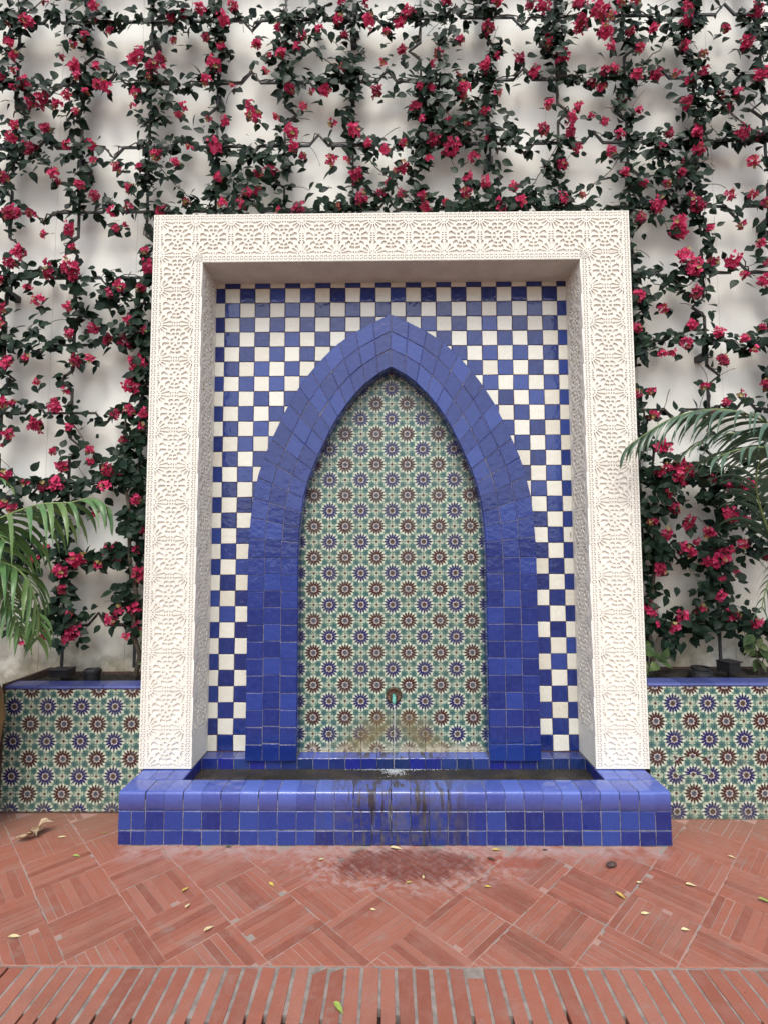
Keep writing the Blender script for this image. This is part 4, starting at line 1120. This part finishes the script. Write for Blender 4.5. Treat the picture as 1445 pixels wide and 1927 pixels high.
# ------------------------------------------------------------------ fallen leaves
FLM = {}
def fmat(col):
    k = col
    if k not in FLM: FLM[k] = plain('fallen_leaf', col, .6, .25, 60, .2)
    return FLM[k]
YEL, CRE, GRN, DGR, BRN, TAN = (.50, .36, .08), (.62, .52, .28), (.27, .36, .07), (.05, .09, .03), (.09, .045, .03), (.42, .31, .20)
FALL = [(118, 1575, CRE, .055, .3, 'pale narrow leaf lying just right of the tan dry leaf heap'), (145, 1611, GRN, .05, 0, 'small pale green leaf on the bricks left of the basin'),
 (28, 1763, CRE, .06, .2, 'cream leaf lying at the left edge above the border bricks'), (350, 1674, YEL, .055, 1, 'curled yellow leaf on the bricks left of centre, the upper of two close together'),
 (354, 1705, CRE, .05, 1.4, 'thin pale leaf just below the curled yellow one left of centre'), (394, 1748, CRE, .062, .9, 'pale pointed leaf halfway between basin and border, left of centre'),
 (512, 1665, YEL, .055, -.8, 'slim yellow leaf on the bricks left of the wet patch'), (606, 1617, CRE, .038, .4, 'tiny cream leaf at the left end of the white bloom by the basin'),
 (703, 1712, CRE, .035, 0, 'tiny cream leaf below the wet patch'), (638, 1898, GRN, .075, -.9, 'bright green leaf with brown tip on the border bricks'),
 (431, 1594, DGR, .05, .3, 'dark green leaf against the foot of the basin, left side'), (770, 1661, YEL, .045, .5, 'yellow leaf at the lower edge of the wet patch'),
 (796, 1650, CRE, .04, 1.6, 'pale sliver of leaf inside the wet patch'), (918, 1669, YEL, .045, .1, 'yellow leaf to the right of the wet patch'),
 (924, 1617, BRN, .055, -.4, 'curled brown leaf right of the wet patch close to the basin'), (934, 1600, YEL, .065, .1, 'yellow green leaf against the foot of the basin, right of the dirty runs'),
 (1168, 1687, YEL, .065, -.9, 'slim yellow leaf on the bricks right of centre'), (1203, 1661, CRE, .04, .2, 'small cream leaf above the slim yellow one on the right'),
 (1214, 1719, CRE, .055, .1, 'cream leaf lying on the long joint, right of centre'), (1300, 1666, CRE, .06, -.2, 'pale leaf on the bricks in front of the right planter'),
 (1290, 1750, CRE, .05, .1, 'cream leaf nearest the border bricks on the right'), (1377, 1613, CRE, .045, -.6, 'small pale leaf closest to the foot of the right planter'),
 (1440, 1697, GRN, .07, -.5, 'green leaf at the right edge of the paving'), (745, 1597, CRE, .08, .0, 'long pale leaf pressed against the foot of the basin under the runs'),
 (1025, 1599, BRN, .04, .2, 'small brown nut-like leaf at the basin foot, right side'), (198, 1567, GRN, .03, .5, 'tiny green scrap of leaf between the leaf heap and the basin')]
for i, (px, py, col, s, rz, lab) in enumerate(FALL):
    v, f = LV[i % 6]; p = atz(px, py, .004)
    vv = [(a*.55, b-.5, c*.9+.22*(b-.5)**2+.10*abs(a)) for a, b, c in v]
    zmin = min(c for _, _, c in vv)
    me = mesh([(a, b, c-zmin) for a, b, c in vv], f, 'fallen_leaf', True)
    o = obj('fallen_leaf', me, fmat(col), None, (p.x, p.y, .003), (0, 0, rz-1.57)); s *= .82; o.scale = (s, s, s)
    tag(o, lab, 'leaf', 'fallen leaves on the paving')
# seed pod
p = atz(1150, 1631, .0)
m = MB(); m.lathe([(0, 0), (.016, .003), (.024, .009), (.022, .016), (.012, .022), (0, .023)], 12)
o = obj('seed_pod', m.mesh(smooth=True), plain('dark_pod', (.06, .035, .03), .7, .4, 80, .4), None, (p.x, p.y, 0), (0, 0, .4)); o.scale = (1.25, .8, 1); tag(o, 'dark brown seed pod on the bricks right of the wet patch', 'seed pod')
# heap of dry leaf at the foot of the left planter
p = atz(64, 1575, .0)
t = thing('dry_leaf', 'crumpled tan dry leaf lying at the foot of the left planter', 'leaf', (p.x, p.y, 0))
for k in range(6):
    v, f = LV[k]; rr = random.Random(k); s = rr.uniform(.06, .095)
    me = mesh([(a*(.9+.3*math.sin(7*b+k)), b, c+.35*abs(a)+.12*math.sin(6*b+k)) for a, b, c in v], f, 'lobe', True)
    zmin = min(v_.co.z for v_ in me.vertices)
    o = obj('lobe', me, fmat(TAN if k % 3 else (.30, .20, .12)), t, (p.x+rr.uniform(-.02, .02), p.y+rr.uniform(-.02, .02), .004-zmin*s+.004*k), (rr.uniform(.0, .4), rr.uniform(-.2, .2), k*1.05)); o.scale = (s, s, s)
